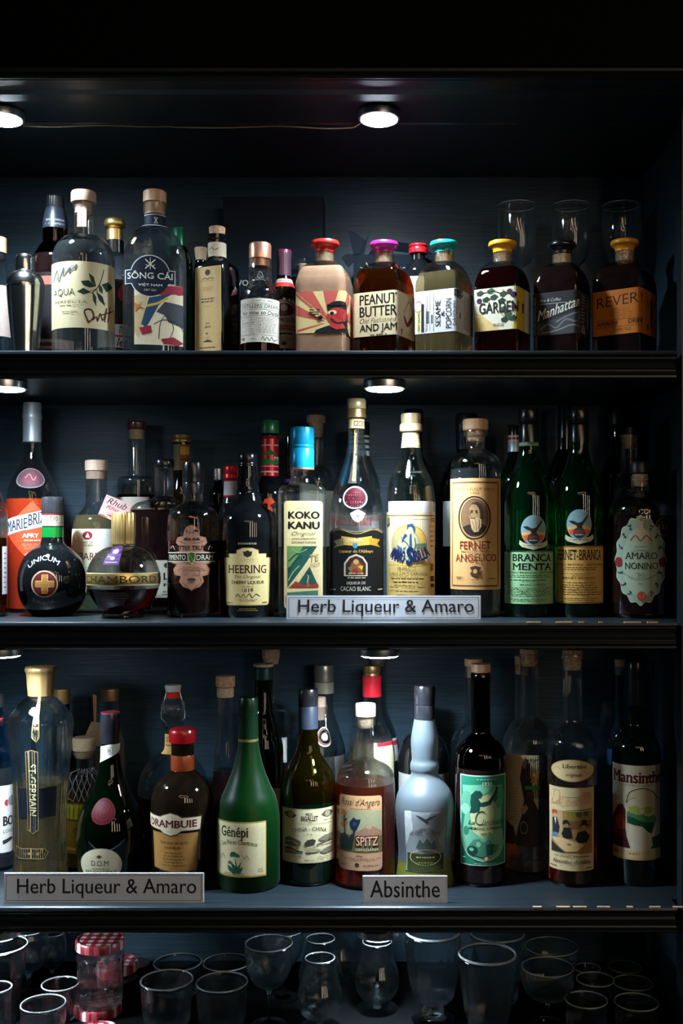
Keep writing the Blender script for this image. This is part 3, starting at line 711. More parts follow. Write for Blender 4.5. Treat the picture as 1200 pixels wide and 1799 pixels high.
# dark presentation box behind
bx = boxmesh('gift_box', (392 - CX) * 1.918 / F, (568 - CX) * 1.918 / F, 0.268, 0.322, ZT, ZT + 0.2848 * 0 + ((CY - 345) * 1.918 / F - ZT), M('board161b22'), bev=0.001)
tag(bx, 'tall flat black carton with small white lettering leaning behind the copper-topped bottle', 'box')
fa = flat_art('lettering', .03, .010, None, [T('VOC', .0, 0, 1, 1, '#b8bcc4', .01)], parent=bx); fa.location = ((431.5 - CX) * 1.918 / F, 0.2675, (CY - 502) * 1.918 / F)
B('slim vermouth bottle with maroon foil neck and ornate red and white label', 499, 0.165, ZT, [(12.8, 441), (12.2, 450), (11, 463), (12, 484)] + cr([(12, 486), (14.5, 495), (19, 506), (21.5, 522)]) + [(22, 530), (22, ('B', -3)), (20, ('B', 0))], 'blackbrown', solid=True,
  caps=[C_('capsule', [(12.8, 486), (11.8, 464), (13, 450), (13.4, 444), (12.5, 441)], 'foilc5a3a44', (30, .02)), C_('cap_top', [(13.5, 444), (13.6, 442), (12.8, 440.3)], 'foilc8a1d4a')],
  labels=[L('shoulder_label', (484, 489, 514, 504), '#cfc8c2', [R_(0, .45, 1, 1, '#c0332c'), N_(.1, .08, .9, .38, '#a33', 1, .8)]), L('front_label', (477, 527, 521, 612), '#c9b9b2', [E_(.5, .19, .36, .13, '#5b1f22'), E_(.5, .16, .14, .07, '#c9b9b2'), G_(.5, .17, .42, .16, '#3d1618', .1), R_(0, .36, 1, .365, INK), T('VERMOUTH', .02, .38, .98, .46, INK, .02), R_(0, .50, 1, .63, '#b98e8c'), N_(.1, .52, .9, .62, '#7a2a2c', 2, .6), N_(.05, .66, .95, .73, INK, 1, .7), N_(.15, .76, .85, .86, '#6b5a55', 3, .4), E_(.5, .9, .1, .04, '#3d1618')])])
B('dark bottle with round glass stopper beside the milky brown bottle', 532.5, 0.21, ZT, std(9, 478, 486, 516, 24, 0.8), 'black', solid=True, caps=[C_('glass_stopper', cr([(8, 482), (11, 472), (14, 462), (12, 454), (6, 451)]), 'palecork' if 0 else 'clear'), C_('cork', [(7, 486), (8.5, 466), (7, 464)], 'palecork')])
# square cocktail bottles
def squarebottle(label, cx, half, rot, capcol, ctop, liq, els, base, ly0, ly1, wrap, neckm='cork', capm=None):
    B(label, cx, 0.095, ZT, [(17.5, ctop + 20), (17.5, ctop + 36)] + cr([(17.5, ctop + 37), (25, ctop + 40), (half - 7, ctop + 54), (half - .8, ctop + 74)]) + [(half, ctop + 86), (half, ('B', -5)), (half - 2, ('B', -1)), (half - 4, ('B', 0))],
      'clear', liq=liq, n=12, rot=rot, name='cocktail_bottle', group='square cocktail bottles with flared stoppers',
      caps=[C_('stopper', cr([(15, ctop + 21), (16.5, ctop + 20, 1), (17, ctop + 15), (20, ctop + 11), (24.5, ctop + 8), (25.2, ctop + 5), (24, ctop + 1, 1), (20, ctop)]), capm or ('plastic' + capcol)), C_('cork', [(14.5, ctop + 37), (14.5, ctop + 20), (13, ctop + 20)], neckm)],
      labels=[L('front_label', (cx - half, ly0, cx + half, ly1), base, els, wrap=wrap)])
rays = []
for a0, a1 in ((-1.9, -1.72), (-1.42, -1.18), (-.98, -.72), (-.52, -.26), (-.10, .13), (.36, .62), (.85, 1.1), (1.3, 1.5)):
    pts = []
    for a, r in ((a0, .12), (a1, .12), (a1, 1.4), (a0, 1.4)):
        pts.append((min(.775, max(0, .40 + r * .55 * math.sin(a))), min(1, max(0, .75 - r * .85 * math.cos(a)))))
    rays.append(P_(pts, '#b8544a'))
squarebottle('square bottle of milky brown drink with red stopper and sunray label', 571, 44.5, -12, 'd3241c', 424, (475, 'cream'), rays + [
    R_(.775, 0, 1, 1, '#d3bb84'), P_([(.86, 0), (1, 0), (1, .5), (.93, .55), (.80, .75), (.775, .7)], '#b8544a'), R_(.775, .02, .87, .34, '#d3bb84'),
    P_([(.22, 1), (.24, .93), (.34, .86), (.42, .82), (.62, .84), (.72, .90), (.76, 1)], '#17181c'), E_(.50, .40, .13, .15, '#17181c'), P_([(.37, .36), (.60, .34), (.66, .60), (.68, .84), (.55, .88)], '#17181c'), E_(.485, .60, .12, .19, '#b3352f'), E_(.545, .56, .075, .12, '#a8272b'), E_(.43, .52, .05, .05, '#e0c9a0'), E_(.425, .54, .024, .04, INK), P_([(.40, .76), (.55, .80), (.58, .90), (.48, .94), (.40, .86)], '#b3352f'), S_([(.41, .66), (.48, .78), (.60, .74)], .02, '#2b1a20'), R_(.37, .32, .61, .36, '#0d0d10'),
    P_([(.16, .46), (.21, .40), (.30, .56), (.25, .62)], '#d3bb84'), N_(.16, .42, .29, .58, INK, 3, .7), E_(.29, .64, .03, .05, INK), N_(.80, .06, .93, .32, '#4b3a2c', 7, .35, 0), N_(.82, .5, .94, .8, '#6b5636', 5, .25, 0), R_(.83, .86, .85, .95, INK), R_(.87, .86, .89, .95, INK)], '#d3bb84', 512, 585, (-.96, 2.45))
def bread(cx, cyy):                                             # stacked biscuit motif
    return [P_([(cx - .10, cyy + .10), (cx + .06, cyy - .14), (cx + .16, cyy + .06), (cx, cyy + .36)], '#6d1e2c'), P_([(cx - .09, cyy), (cx + .06, cyy - .30), (cx + .15, cyy - .06), (cx + .0, cyy + .20)], '#d3c3a2'), S_([(cx - .09, cyy), (cx + .06, cyy - .30), (cx + .15, cyy - .06), (cx, cyy + .20), (cx - .09, cyy)], .008, '#5a1a26'), P_([(cx - .08, cyy + .26), (cx + .02, cyy + .44), (cx + .14, cyy + .14), (cx + .02, cyy + .3)], '#d3c3a2')]
squarebottle('square bottle of dark amber drink with magenta stopper and bold black lettering', 675, 42.5, -25, 'c81f8e', 426, (479, 'cola'), [
    T('PEANUT', .09, .06, .53, .29, INK, .022), T('BUTTER', .09, .33, .53, .56, INK, .022), T('Old Fashioned', .09, .59, .53, .70, '#5a4632', -.01, .4), T('AND JAM', .09, .73, .53, .94, INK, .022), N_(.2, .955, .43, .99, '#4b4038', 1, .7)] + bread(.79, .45) + [E_(.64, .86, .02, .03, INK), R_(.63, .89, .65, .97, INK)], '#c9b795', 512, 590, (-.96, 2.75))
squarebottle('square bottle of pale drink with teal stopper and handwritten white label', 780.5, 40.5, -24, '1f9c92', 425, (484, 'straw'), [
    R_(0, 0, .02, 1, '#e8e3df'), G_(.05, .36, .05, .14, '#c8373f', .14), R_(.045, .44, .075, .97, '#c6b63a'), T('TEST SAMPLE', .048, .46, .072, .95, INK, .02, rot=-90), R_(.09, .30, .125, .97, '#22201f'), N_(.15, .30, .19, .95, '#4b4744', 1, .6), S_([(.165, .1), (.165, .95)], .004, '#4b4744'), S_([(.20, .05), (.20, .95)], .004, '#4b4744'), N_(.215, .4, .235, .95, '#4b4744', 1), T('TEST BATCH NO.', .145, .35, .165, .95, '#4b4744', rot=-90), R_(.245, .05, .25, .97, '#4b4744'),
    T('SESAME', .27, .25, .335, .86, '#17161c', .0, rot=-90), T('&', .345, .5, .385, .64, '#17161c', .0, rot=-90), T('POPCORN', .40, .23, .47, .92, '#17161c', .0, rot=-90), T('DAIQUIRI', .485, .30, .53, .86, '#17161c', .0, rot=-90), P_([(.50, .02), (.66, .0), (.68, .14), (.60, .24), (.50, .18)], '#3a3b40'), G_(.585, .1, .07, .1, '#9a9aa0', .1), N_(.51, .06, .65, .15, '#c9c6cc', 1, .5), N_(.58, .28, .62, .95, '#6b6660', 1, .3), N_(.70, .1, .9, .9, '#6b6660', 14, .3)], '#c3c2cb', 509, 584, (-.96, 2.75))
lf = [P_([(x, y), (x + .06, y - .05), (x + .11, y + .02), (x + .06, y + .10), (x + .01, y + .08)], c) for x, y, c in ((.04, .08, '#27402a'), (.12, .24, '#1f3322'), (.18, .05, '#2d4a2e'), (.22, .20, '#24382a'), (.34, .14, '#27402a'), (.32, .30, '#1f3322'), (.40, .62, '#2d4a2e'), (.46, .72, '#27402a'), (.36, .74, '#1f3322'), (.34, .50, '#2d4a2e'))]
squarebottle('square bottle of dark red drink with yellow stopper and berry branch label', 883, 40.5, -20, 'e8a01f', 425, (476, 'darkred'), [
    R_(.56, 0, .78, 1, '#d8b91e'), P_([(.50, 1), (.56, .62), (.56, 1)], '#d8b91e'), P_([(.35, 1), (.1, .6), (0, .55), (0, 1)], '#c3aa72')] + lf + [S_([(.1, .12), (.25, .08), (.38, .2), (.34, .5), (.44, .8)], .008, '#33281d'), S_([(.38, .06), (.44, .16), (.52, .2)], .008, '#33281d'), E_(.47, .12, .035, .06, '#3b2030'), E_(.52, .20, .04, .065, '#33203a'), E_(.08, .28, .035, .06, '#33203a'), E_(.53, .50, .03, .05, '#5a2030'), E_(.42, .56, .03, .05, '#5a2030'),
    T('GARDEN', .08, .34, .58, .59, '#1c1b1a', .02), N_(.24, .84, .42, .91, INK, 2, .6), T('BY', .72, .35, .80, .58, INK, .03), R_(.78, 0, 1, 1, '#c9c3b2')], '#c9c3b2', 505, 580, (-.97, 2.55))
squarebottle('square bottle of black drink with black stopper and dark grey script label', 987.5, 41.5, -19, '0a0a0c', 427, (473, 'verydark'), [
    T('BOTTLED COCKTAIL SERIES', .015, .1, .045, .97, '#8d8a86', .01, rot=-90), R_(.06, .02, .64, .98, '#26272a'), P_([(.06, .72), (.3, .62), (.5, .50), (.60, .4), (.64, .45), (.64, .98), (.06, .98)], '#3f4144'), S_([(.10, .86), (.2, .74), (.3, .84), (.42, .66), (.55, .72), (.62, .56)], .02, '#6b6d70'), S_([(.12, .94), (.3, .9), (.5, .8), (.6, .84)], .015, '#7d7f82'), S_([(.3, .7), (.45, .58), (.6, .5)], .012, '#7d7f82'),
    T('Rye & Coffee', .10, .14, .36, .24, '#b9b5ad', 0, .3), R_(.1, .26, .42, .27, '#b9b5ad'), T('Manhattan', .07, .42, .60, .66, '#d0cbc0', .012, .25, 0, 0, .30), N_(.67, .06, .83, .72, '#8d8a86', 9, .35, 0), S_([(.68, .92), (.75, .76), (.82, .92), (.68, .92)], .012, '#a09d98'), S_([(.72, .9), (.75, .84), (.78, .9)], .012, '#a09d98'), R_(.86, 0, 1, 1, '#222326'), N_(.88, .1, .98, .8, '#8d8a86', 12, .3)], '#2a2b2e', 512, 588, (-.97, 2.55))
squarebottle('square bottle of black drink with amber stopper and orange label', 1097.5, 46, -22, 'd98e16', 423, (473, 'verydark'), [
    T('REVERY', .07, .15, .64, .38, '#2a1a0a', -.004, .0, 0, 0, .06), N_(.18, .40, .56, .64, '#7a4512', 5, .35), R_(.06, .66, .62, .668, '#2a1a0a'), R_(.06, .82, .62, .828, '#2a1a0a'), T('APERITIF', .07, .70, .31, .79, '#2a1a0a', .02), T('DRINK', .43, .68, .62, .78, '#2a1a0a', .02), N_(.25, .86, .47, .93, '#5a3410', 2, .5),
    P_([(.83, .2), (.86, .15), (.89, .25), (.90, .55), (.88, .80), (.85, .82), (.83, .6)], '#1f140b'), P_([(.80, .28), (.72, .18), (.76, .36)], '#8a4d12'), P_([(.90, .28), (.98, .16), (.95, .36)], '#8a4d12'), R_(.74, .75, .77, .88, '#2a1a0a')], '#b8691c', 508, 587, (-.97, 2.6))
B('black flask with glossy red screw cap half hidden behind the magenta stopper', 735, 0.17, ZT, [(12, 444), (12, 456)] + cr([(12, 458), (18, 464), (26, 478), (28.5, 496)]) + [(28.5, ('B', -3)), (26, ('B', 0))], 'black', solid=True, n=2.6,
  caps=[C_('cap', cr([(15, 447), (16.5, 446, 1), (16.5, 438), (15.5, 436), (17, 434), (17, 432), (15, 430)]), 'plasticb01420', (24, .01))], labels=[L('front_label', (715, 485, 745, 560), '#a9a7b4', [])])
# dark carry carton with a handle
def carton():
    y0, y1 = 0.232, 0.322; s = (D + y0) / F; X = lambda p: (p - CX) * s; Z = lambda p: (CY - p) * s
    t = thing('drinks_carton', 'dark blue card drinks carrier with die-cut handle and gold leaf print', 'carton', (X(695), (y0 + y1) / 2, ZT))
    m = M('board0b1017'); lz = lambda p: Z(p) - ZT; lx = lambda p: X(p) - X(695); yc = (y0 + y1) / 2
    boxmesh('box_body', lx(621), lx(770), y0 - yc, y1 - yc, 0, lz(447), m, t, 0.0008)
    out = [(640, 447), (650, 430), (672, 409), (733, 418), (762, 434), (770, 447)]; inn = [(752, 447), (748, 440), (732, 433), (690, 428), (672, 434), (662, 447)]
    pts = [(lx(a), lz(b)) for a, b in out] + [(lx(a), lz(b)) for a, b in inn]
    n = len(pts); vs = [(a, -0.002, b) for a, b in pts] + [(a, 0.002, b) for a, b in pts]
    tr = tessellate_polygon([[Vector((a, b, 0)) for a, b in pts]])
    fs = [tuple(f) for f in tr] + [tuple(i + n for i in f)[::-1] for f in tr] + [(i, (i + 1) % n, (i + 1) % n + n, i + n) for i in range(n)]
    fixn(link('handle', vs, fs, m, t, smooth=False))
    for pl in ([(621, 447), (612, 405), (624, 408), (643, 424), (632, 447)], [(600, 452), (610, 446), (621, 447), (621, 460), (612, 470)], [(632, 446), (651, 404), (646, 418), (640, 446)]):
        q = [(lx(a), lz(b)) for a, b in pl]; k = len(q)
        vs = [(a, y0 - yc - 0.001, b) for a, b in q] + [(a, y0 - yc + 0.002, b) for a, b in q]
        tr = tessellate_polygon([[Vector((a, b, 0)) for a, b in q]])
        fixn(link('flap', vs, [tuple(f) for f in tr] + [tuple(i + k for i in f)[::-1] for f in tr] + [(i, (i + 1) % k, (i + 1) % k + k, i + k) for i in range(k)], m, t, smooth=False))
    o = flat_art('gold_print', .10, .03, None, [P_([(.08, .5), (.0, .35), (.13, .42)], '#b89b6a'), P_([(.14, .42), (.11, .05), (.18, .32)], '#b89b6a'), P_([(.1, .65), (.02, .75), (.16, .5)], '#b89b6a'), S_([(.05, .9), (.16, .55), (.26, .5)], .012, '#b89b6a'), T('PROTO', .66, .36, .92, .56, '#b9bcc2', .015)], parent=t)
    o.location = (lx(682), y0 - yc - 0.0002, lz(489))
carton()
# footed beer glasses behind
def lathe_glass(name, label, cat, cx, Y, zs, prof, m, group=None, th=1.5, parts=None, flute=None, ribs=None):
    """profile of the outside from the rim down; the wall is th mm thick down to the bowl's floor, solid below it"""
    Y += YO; s = (D + Y) / F; X = (cx - CX) * s; yb = CY - zs / s
    t = thing(name, label, cat, (X, Y, zs), 0, group)
    cv = math.cos(math.atan2(-X, D + Y))
    pr = [(h * s * cv, (yb - (yb + y[1] if isinstance(y, tuple) else y)) * s) for h, y in prof]
    return t, pr
def goblet(label, cx, Y, zs, bowl, stem=None, foot=None, m='clear_thin', th=1.4, name='drinking_glass', group=None, flute=None, floor=None):
    """bowl: smooth outside curve (rim to bottom), stem: curve below it, foot: (radius, thickness) in px"""
    Y += YO; s = (D + Y) / F; X = (cx - CX) * s; yb = CY - zs / s; cv = math.cos(math.atan2(-X, D + Y))
    t = thing(name, label, 'glass', (X, Y, zs), 0, group)
    q = lambda pts: [(max(h * s * cv, 3e-4), (yb - (yb + y[1] if isinstance(y, tuple) else y)) * s) for h, y in pts]
    ob = q(cr(bowl)); t_ = th / 1000
    zf = ob[-1][1] + (floor or 2.0) / 1000
    fl = lambda z: (flute if flute and z < ob[0][1] - 0.012 else None)
    inn = [(max(h - t_, 3e-4), z) for h, z in ob if z > zf + 0.0005]
    rows = [(h, h, 2.0, z, fl(z)) for h, z in ob] + [(3e-4, 3e-4, 2.0, ob[-1][1], None), (3e-4, 3e-4, 2.0, zf, None), (max(inn[-1][0] - 0.002, 4e-4), max(inn[-1][0] - 0.002, 4e-4), 2.0, zf, None)] + [(h, h, 2.0, z, None) for h, z in inn[::-1]]
    rim = rows[0]; rows = [(rim[0] - t_ / 2, rim[0] - t_ / 2, 2.0, rim[3] + t_ * 0.5, None)] + rows
    lathe('bowl', rows, M(m), t, closed=True, sharp=50)
    rc, rz_, rr = rim[0] - t_ / 2, rim[3] + t_ * 0.95, t_ * 0.62
    lathe('rim', [(rc + rr * math.cos(k), rc + rr * math.cos(k), 2.0, rz_ + rr * math.sin(k), None) for k in [2 * PI * i / 10 for i in range(10)]], M('rim'), t, closed=True, sharp=80)
    if stem:
        st = q(cr(stem)); lathe('stem', [(h, h, 2.0, z - 0.0004, None) for h, z in st], M(m), t, sharp=50)
        fr = foot * s * cv; z0 = st[-1][1] - 0.0008
        lathe('foot', [(st[-1][0] * 1.2, st[-1][0] * 1.2, 2, z0, None), (fr * 0.5, fr * 0.5, 2, max(z0 - 0.003, 0.003), None), (fr, fr, 2, 0.0018, None), (fr, fr, 2, 0.0004, None), (fr * 0.96, fr * 0.96, 2, 0, None)], M(m), t, sharp=40)
    return t
for cx, lb in ((908.5, 'tall stemmed beer glass behind the yellow-stoppered berry bottle'), (1003.5, 'tall stemmed beer glass behind the black-stoppered bottle'), (1092, 'tall stemmed beer glass behind the amber-stoppered bottle')):
    goblet(lb, cx, 0.215, ZT, [(34, 363), (34.5, 395), (33, 430), (27, 455), (15, 468), (7, 472)], [(7, 472), (5, 482), (5, 600), (7, 640), (12, 653)], 28, name='beer_glass', group='stemmed beer glasses on the top shelf')
# ------------------------------------------------------------------ middle shelf
B('dark amber square-shouldered bottle cut by the picture edge beside the orange liqueur', -27, 0.09, ZM, std(15, 800, 850, 905, 41, 0.7), 'clear', liq=(945, 'cola'), n=3.2,
  labels=[L('side_label', (4, 960, 13, 1045), '#b9b6c0', [N_(.3, .1, .8, .9, '#4b4a55', 8, .4)])], caps=[C_('cap', [(15, 802), (15.5, 780), (14, 778)], 'blackcap')])
B('tall orange liqueur bottle with long silver capsule and red diamond label', 56.5, 0.20, ZM,
  [(15.5, 712), (15.5, 776), (17, 790)] + cr([(17.2, 796), (20, 810), (31, 832), (42, 856), (47, 885)]) + [(47.5, 900), (46, 980), (43, ('B', -4)), (40, ('B', 0))], 'clear', liq=(877, 'orange'),
  caps=[C_('capsule', [(16.6, 777), (17, 775), (16.6, 772), (16.6, 737), (17.4, 735), (17.4, 729), (16.9, 727), (16.9, 713), (15.8, 708)], 'satinsilver')],
  labels=[L('glass_seal', (30, 822, 78, 858), None, [E_(.5, .5, .47, .48, '#46303a'), G_(.5, .5, .49, .5, '#6b666c', .07), E_(.5, .5, .30, .3, '#5b2a36'), S_([(.3, .5), (.45, .3), (.6, .6), (.7, .4)], .03, '#8a6a70')]),
          L('front_label', (14, 880, 99, 990), None, [P_([(.5, -.0), (1.0, .48), (.98, .56), (.5, 1), (.0, .54), (0, .46)], '#e2482a'), P_([(-.02, .30), (1.0, .08), (1.0, .34), (-.02, .56)], '#b9bfc8'), T('MARIE', .0, .335, .40, .50, '#16203a', .012, 0, .03, 0, .07), T('BRIZARD', .42, .22, 1.0, .40, '#16203a', .012, 0, .03, 0, .13), S_([(.08, .53), (.38, .46)], .012, '#5a6272'), S_([(.6, .38), (.96, .30)], .01, '#5a6272'),
              T('APRY', .30, .52, .63, .585, '#e8cfc5', .03), N_(.30, .61, .70, .65, '#e8b09d', 1, .7), N_(.28, .68, .72, .78, '#e8997f', 4, .35), P_([(.34, .86), (.42, .82), (.5, .85), (.58, .82), (.66, .86), (.58, .92), (.5, .89), (.42, .93)], '#9aa3ad')])])
def gold_cross(c='#8f6a34'): return [R_(.40, .14, .60, .86, c), R_(.14, .40, .86, .60, c)]
B('round black flask with red disc and gold cross, black screw cap', 92.5, 0.108, ZM,
  [(17.5, 898), (19, 900), (19, 926), (19.5, 940)] + cr([(19.7, 946), (23, 956), (38, 966), (52, 982), (60, 1003), (62, 1024), (59.5, 1045), (51, 1064), (40, 1077), (33, 1083)]) + [(28, ('B', 0))], 'black', solid=True,
  caps=[C_('cap', [(18, 903), (19.5, 902), (19.6, 878), (18.5, 874), (16, 873)], 'matteblack', (36, .02)), ],
  labels=[L('neck_label', (73, 902, 113, 924), '#b9b3a2', [R_(0, 0, 1, .14, '#7b2a24'), T('1770', .34, .22, .66, .62, '#2a2622', .0, 0, .03), R_(0, .72, 1, .76, '#8f876f'), N_(.1, .82, .9, .94, '#8f876f', 1)], wrap=(-1.5, 1.5)),
          L('green_neck', (73, 926, 113, 944), 'foilc0f7a30', [], wrap=(-1.7, 1.7)),
          L('badge', (55, 1002, 102, 1050), None, [E_(.5, .5, .5, .5, '#b79f85'), E_(.5, .5, .45, .45, '#5a1a1a'), R_(.38, .15, .62, .85, '#d8c0a0'), R_(.15, .38, .85, .62, '#d8c0a0')] + gold_cross('#a5773a')),
          L('lettering', (40, 965, 130, 1075), None, [A_('UNICUM', .41, .52, .42, -52, 40, .10, '#9aa8bd', .03), A_('ZWACK', .41, .46, .52, 213, 155, -.055, '#9aa3a8', .0, False)])])
def tagcard(px, py, w, h, tilt, els, base):
    def f(root, s, yb, cx):
        rxy = 0.040
        o = flat_art('hang_tag', w * s, h * s, base, els, parent=root)
        o.location = ((px - cx) * s, -rxy * 0.78, (yb - py) * s); o.rotation_euler = (math.radians(-16), math.radians(tilt), 0)
        o['label'] = 'pink printed hang tag'
    return f
B('squat clear rhubarb spirit bottle with pale stopper, cream label and pink hang tag', 169.5, 0.20, ZM, [(18.5, 828), (19, 880)] + cr([(19.2, 884), (24, 893), (38, 910), (42, 926), (43.5, 945)]) + [(44, 955), (44, ('B', -4)), (44, ('B', 0))], 'clear', liq=(905, 'straw'),
  caps=[C_('stopper', [(18, 842), (18, 828), (20.3, 827), (20.5, 812), (19.5, 809)], 'palewood')],
  labels=[L('front_label', (118, 929, 199, 1046), '#d6d3b8', [R_(.72, 0, 1, 1, '#dfdcd8'), E_(.44, .10, .11, .065, '#7d2030'), P_([(.44, .06), (.49, .13), (.39, .13)], '#d6d3b8'), T('ART OF', .34, .19, .56, .225, '#6d1f2c', .02), T('THE BAR', .34, .235, .56, .265, '#6d1f2c', .02), R_(0, .30, .72, .303, '#a9a58c'), T('RHUBARB', .08, .36, .70, .47, '#5b1a26', .005), R_(0, .52, .72, .523, '#a9a58c'), N_(.15, .56, .6, .75, '#a59f83', 4, .3)])],
  extra=tagcard(197, 915, 54, 40, 22, [O_(.04, .06, .96, .94, '#b97d80', .01), T('Rhub', .1, .08, .75, .36, '#1d1a1c', .0, .35), T('Rhu', .14, .42, .55, .58, '#b9474c', .02, .3), T('arb', .5, .5, .86, .66, '#1d1a1c', 0, .35), N_(.14, .70, .7, .80, '#b97d80', 1), P_([(.2, .84), (.5, .78), (.7, .86), (.5, .92)], '#8f3d42')], '#d3aeb0'))
B('spherical liqueur bottle with gold ribbed cap, gold belt and purple ribbon', 217, 0.062, ZM,
  [(17, 948), (20, 954), (20, 958)] + cr([(20, 959), (34, 963), (50, 975), (61, 994), (65.5, 1012), (65, 1025), (59, 1044), (49, 1060), (40, 1069), (36, 1072)], 5) + [(36.5, 1076), (38, ('B', -4)), (38, ('B', -1)), (36, ('B', 0))], 'clear', liq=(1033, 'darkred'),
  caps=[C_('cap', [(19, 957), (20.5, 955), (20.5, 945), (21, 943), (21, 903), (19.5, 900)], 'gold', (40, .022)), ],
  labels=[L('barcode_strip', (198, 906, 219, 946), '#b9b4b0', [R_(.1, .06 + .09 * i, .9, .06 + .09 * i + w_, '#3a3836') for i, w_ in enumerate((.05, .03, .06, .02, .05, .04, .03, .06, .03, .05))], wrap=(-.20, .10)),
          L('ribbon', (186, 959, 216, 994), None, [P_([(.12, .02), (.98, .0), (.78, .95), (.0, .93)], '#54306f'), E_(.5, .28, .22, .13, '#8f78a5'), E_(.42, .62, .13, .08, '#b9a9c4'), R_(.08, .80, .72, .84, '#b9a9c4')]),
          L('gold_belt', (153, 1007, 281, 1029), 'foil', [R_(0, 0, 1, .06, '#e0cf9a'), R_(0, .94, 1, 1, '#e0cf9a'), T('CHAMBORD', .12, .22, .79, .80, '#3a2712', .0, 0, .03)], wrap=(-1.75, 1.75)),
          L('small_print', (172, 1040, 226, 1066), None, [N_(.0, .0, 1, 1, '#8d7d84', 8, .3)])])
B('tall round-bottomed clear bottle with dark red wooden stopper behind the pink tag', 240, 0.26, ZM, [(15, 757), (15.5, 760), (15.5, 834)] + cr([(16, 836), (28, 838), (33, 842), (34, 850)]) + [(34, ('B', -4)), (31, ('B', 0))], 'clear', liq=(869, 'darkred'),
  caps=[C_('stopper', [(16, 755), (16.4, 754), (16.4, 743), (15, 741)], 'plastic5a1f24'), C_('cork', [(12, 772), (13, 756), (12, 755)], 'palecork')], labels=[L('front_label', (206, 873, 262, 960), '#b7b2ae', [])])
B('broad dark decanter with black cap and cut neck behind the gold belted bottle', 288, 0.175, ZM, [(17, 820), (17.5, 822), (16.5, 826), (16.5, 868)] + cr([(17, 872), (27, 878), (48, 884), (58, 893), (60, 905)]) + [(60, ('B', -4)), (57, ('B', 0))], 'clear', liq=(896, 'verydark'), ratio=0.56, n=3, flute=(16, 0.02, 822, 868),
  caps=[C_('cap', [(18, 821), (18.5, 819), (18.5, 810), (17, 807)], 'blackcap')], labels=[L('front_label', (258, 984, 306, 1050), '#c5c1b6', [E_(.72, .14, .10, .07, '#3a3836'), T('L', .62, .34, .78, .52, INK, .03), R_(.5, .56, .9, .565, INK), T('FE', .62, .62, .86, .70, INK, .03), N_(.55, .8, .9, .95, '#5b5852', 2, .5)])])
B('dark bottle with gold rimmed screw cap behind the copper scroll-label bottle', 319, 0.262, ZM, std(14, 775, 830, 880, 23, 0.5), 'blackbrown', solid=True, caps=[C_('cap', [(15.5, 778), (17, 776), (17, 774), (15.5, 772), (17, 770), (16, 765)], 'matgold')],
  labels=[L('neck_label', (304, 780, 334, 826), '#7a4a1c', [R_(0, 0, .4, 1, '#66705c'), R_(.45, .1, .9, .4, '#b98a4a'), R_(.45, .55, .9, .62, '#3a2410')], wrap=(-1.5, 1.5))])
orn = [(.5, 0), (.62, .03), (.68, .10), (.70, .17), (.84, .19), (.88, .27), (.80, .32), (.80, .40), (.98, .42), (1, .50), (.98, .58), (.86, .60), (.94, .68), (.90, .76), (.76, .78), (.80, .86), (.70, .94), (.56, .97), (.5, 1), (.44, .97), (.30, .94), (.20, .86), (.24, .78), (.10, .76), (.06, .68), (.14, .60), (.02, .58), (0, .50), (.02, .42), (.20, .40), (.20, .32), (.12, .27), (.16, .19), (.30, .17), (.32, .10), (.38, .03)]
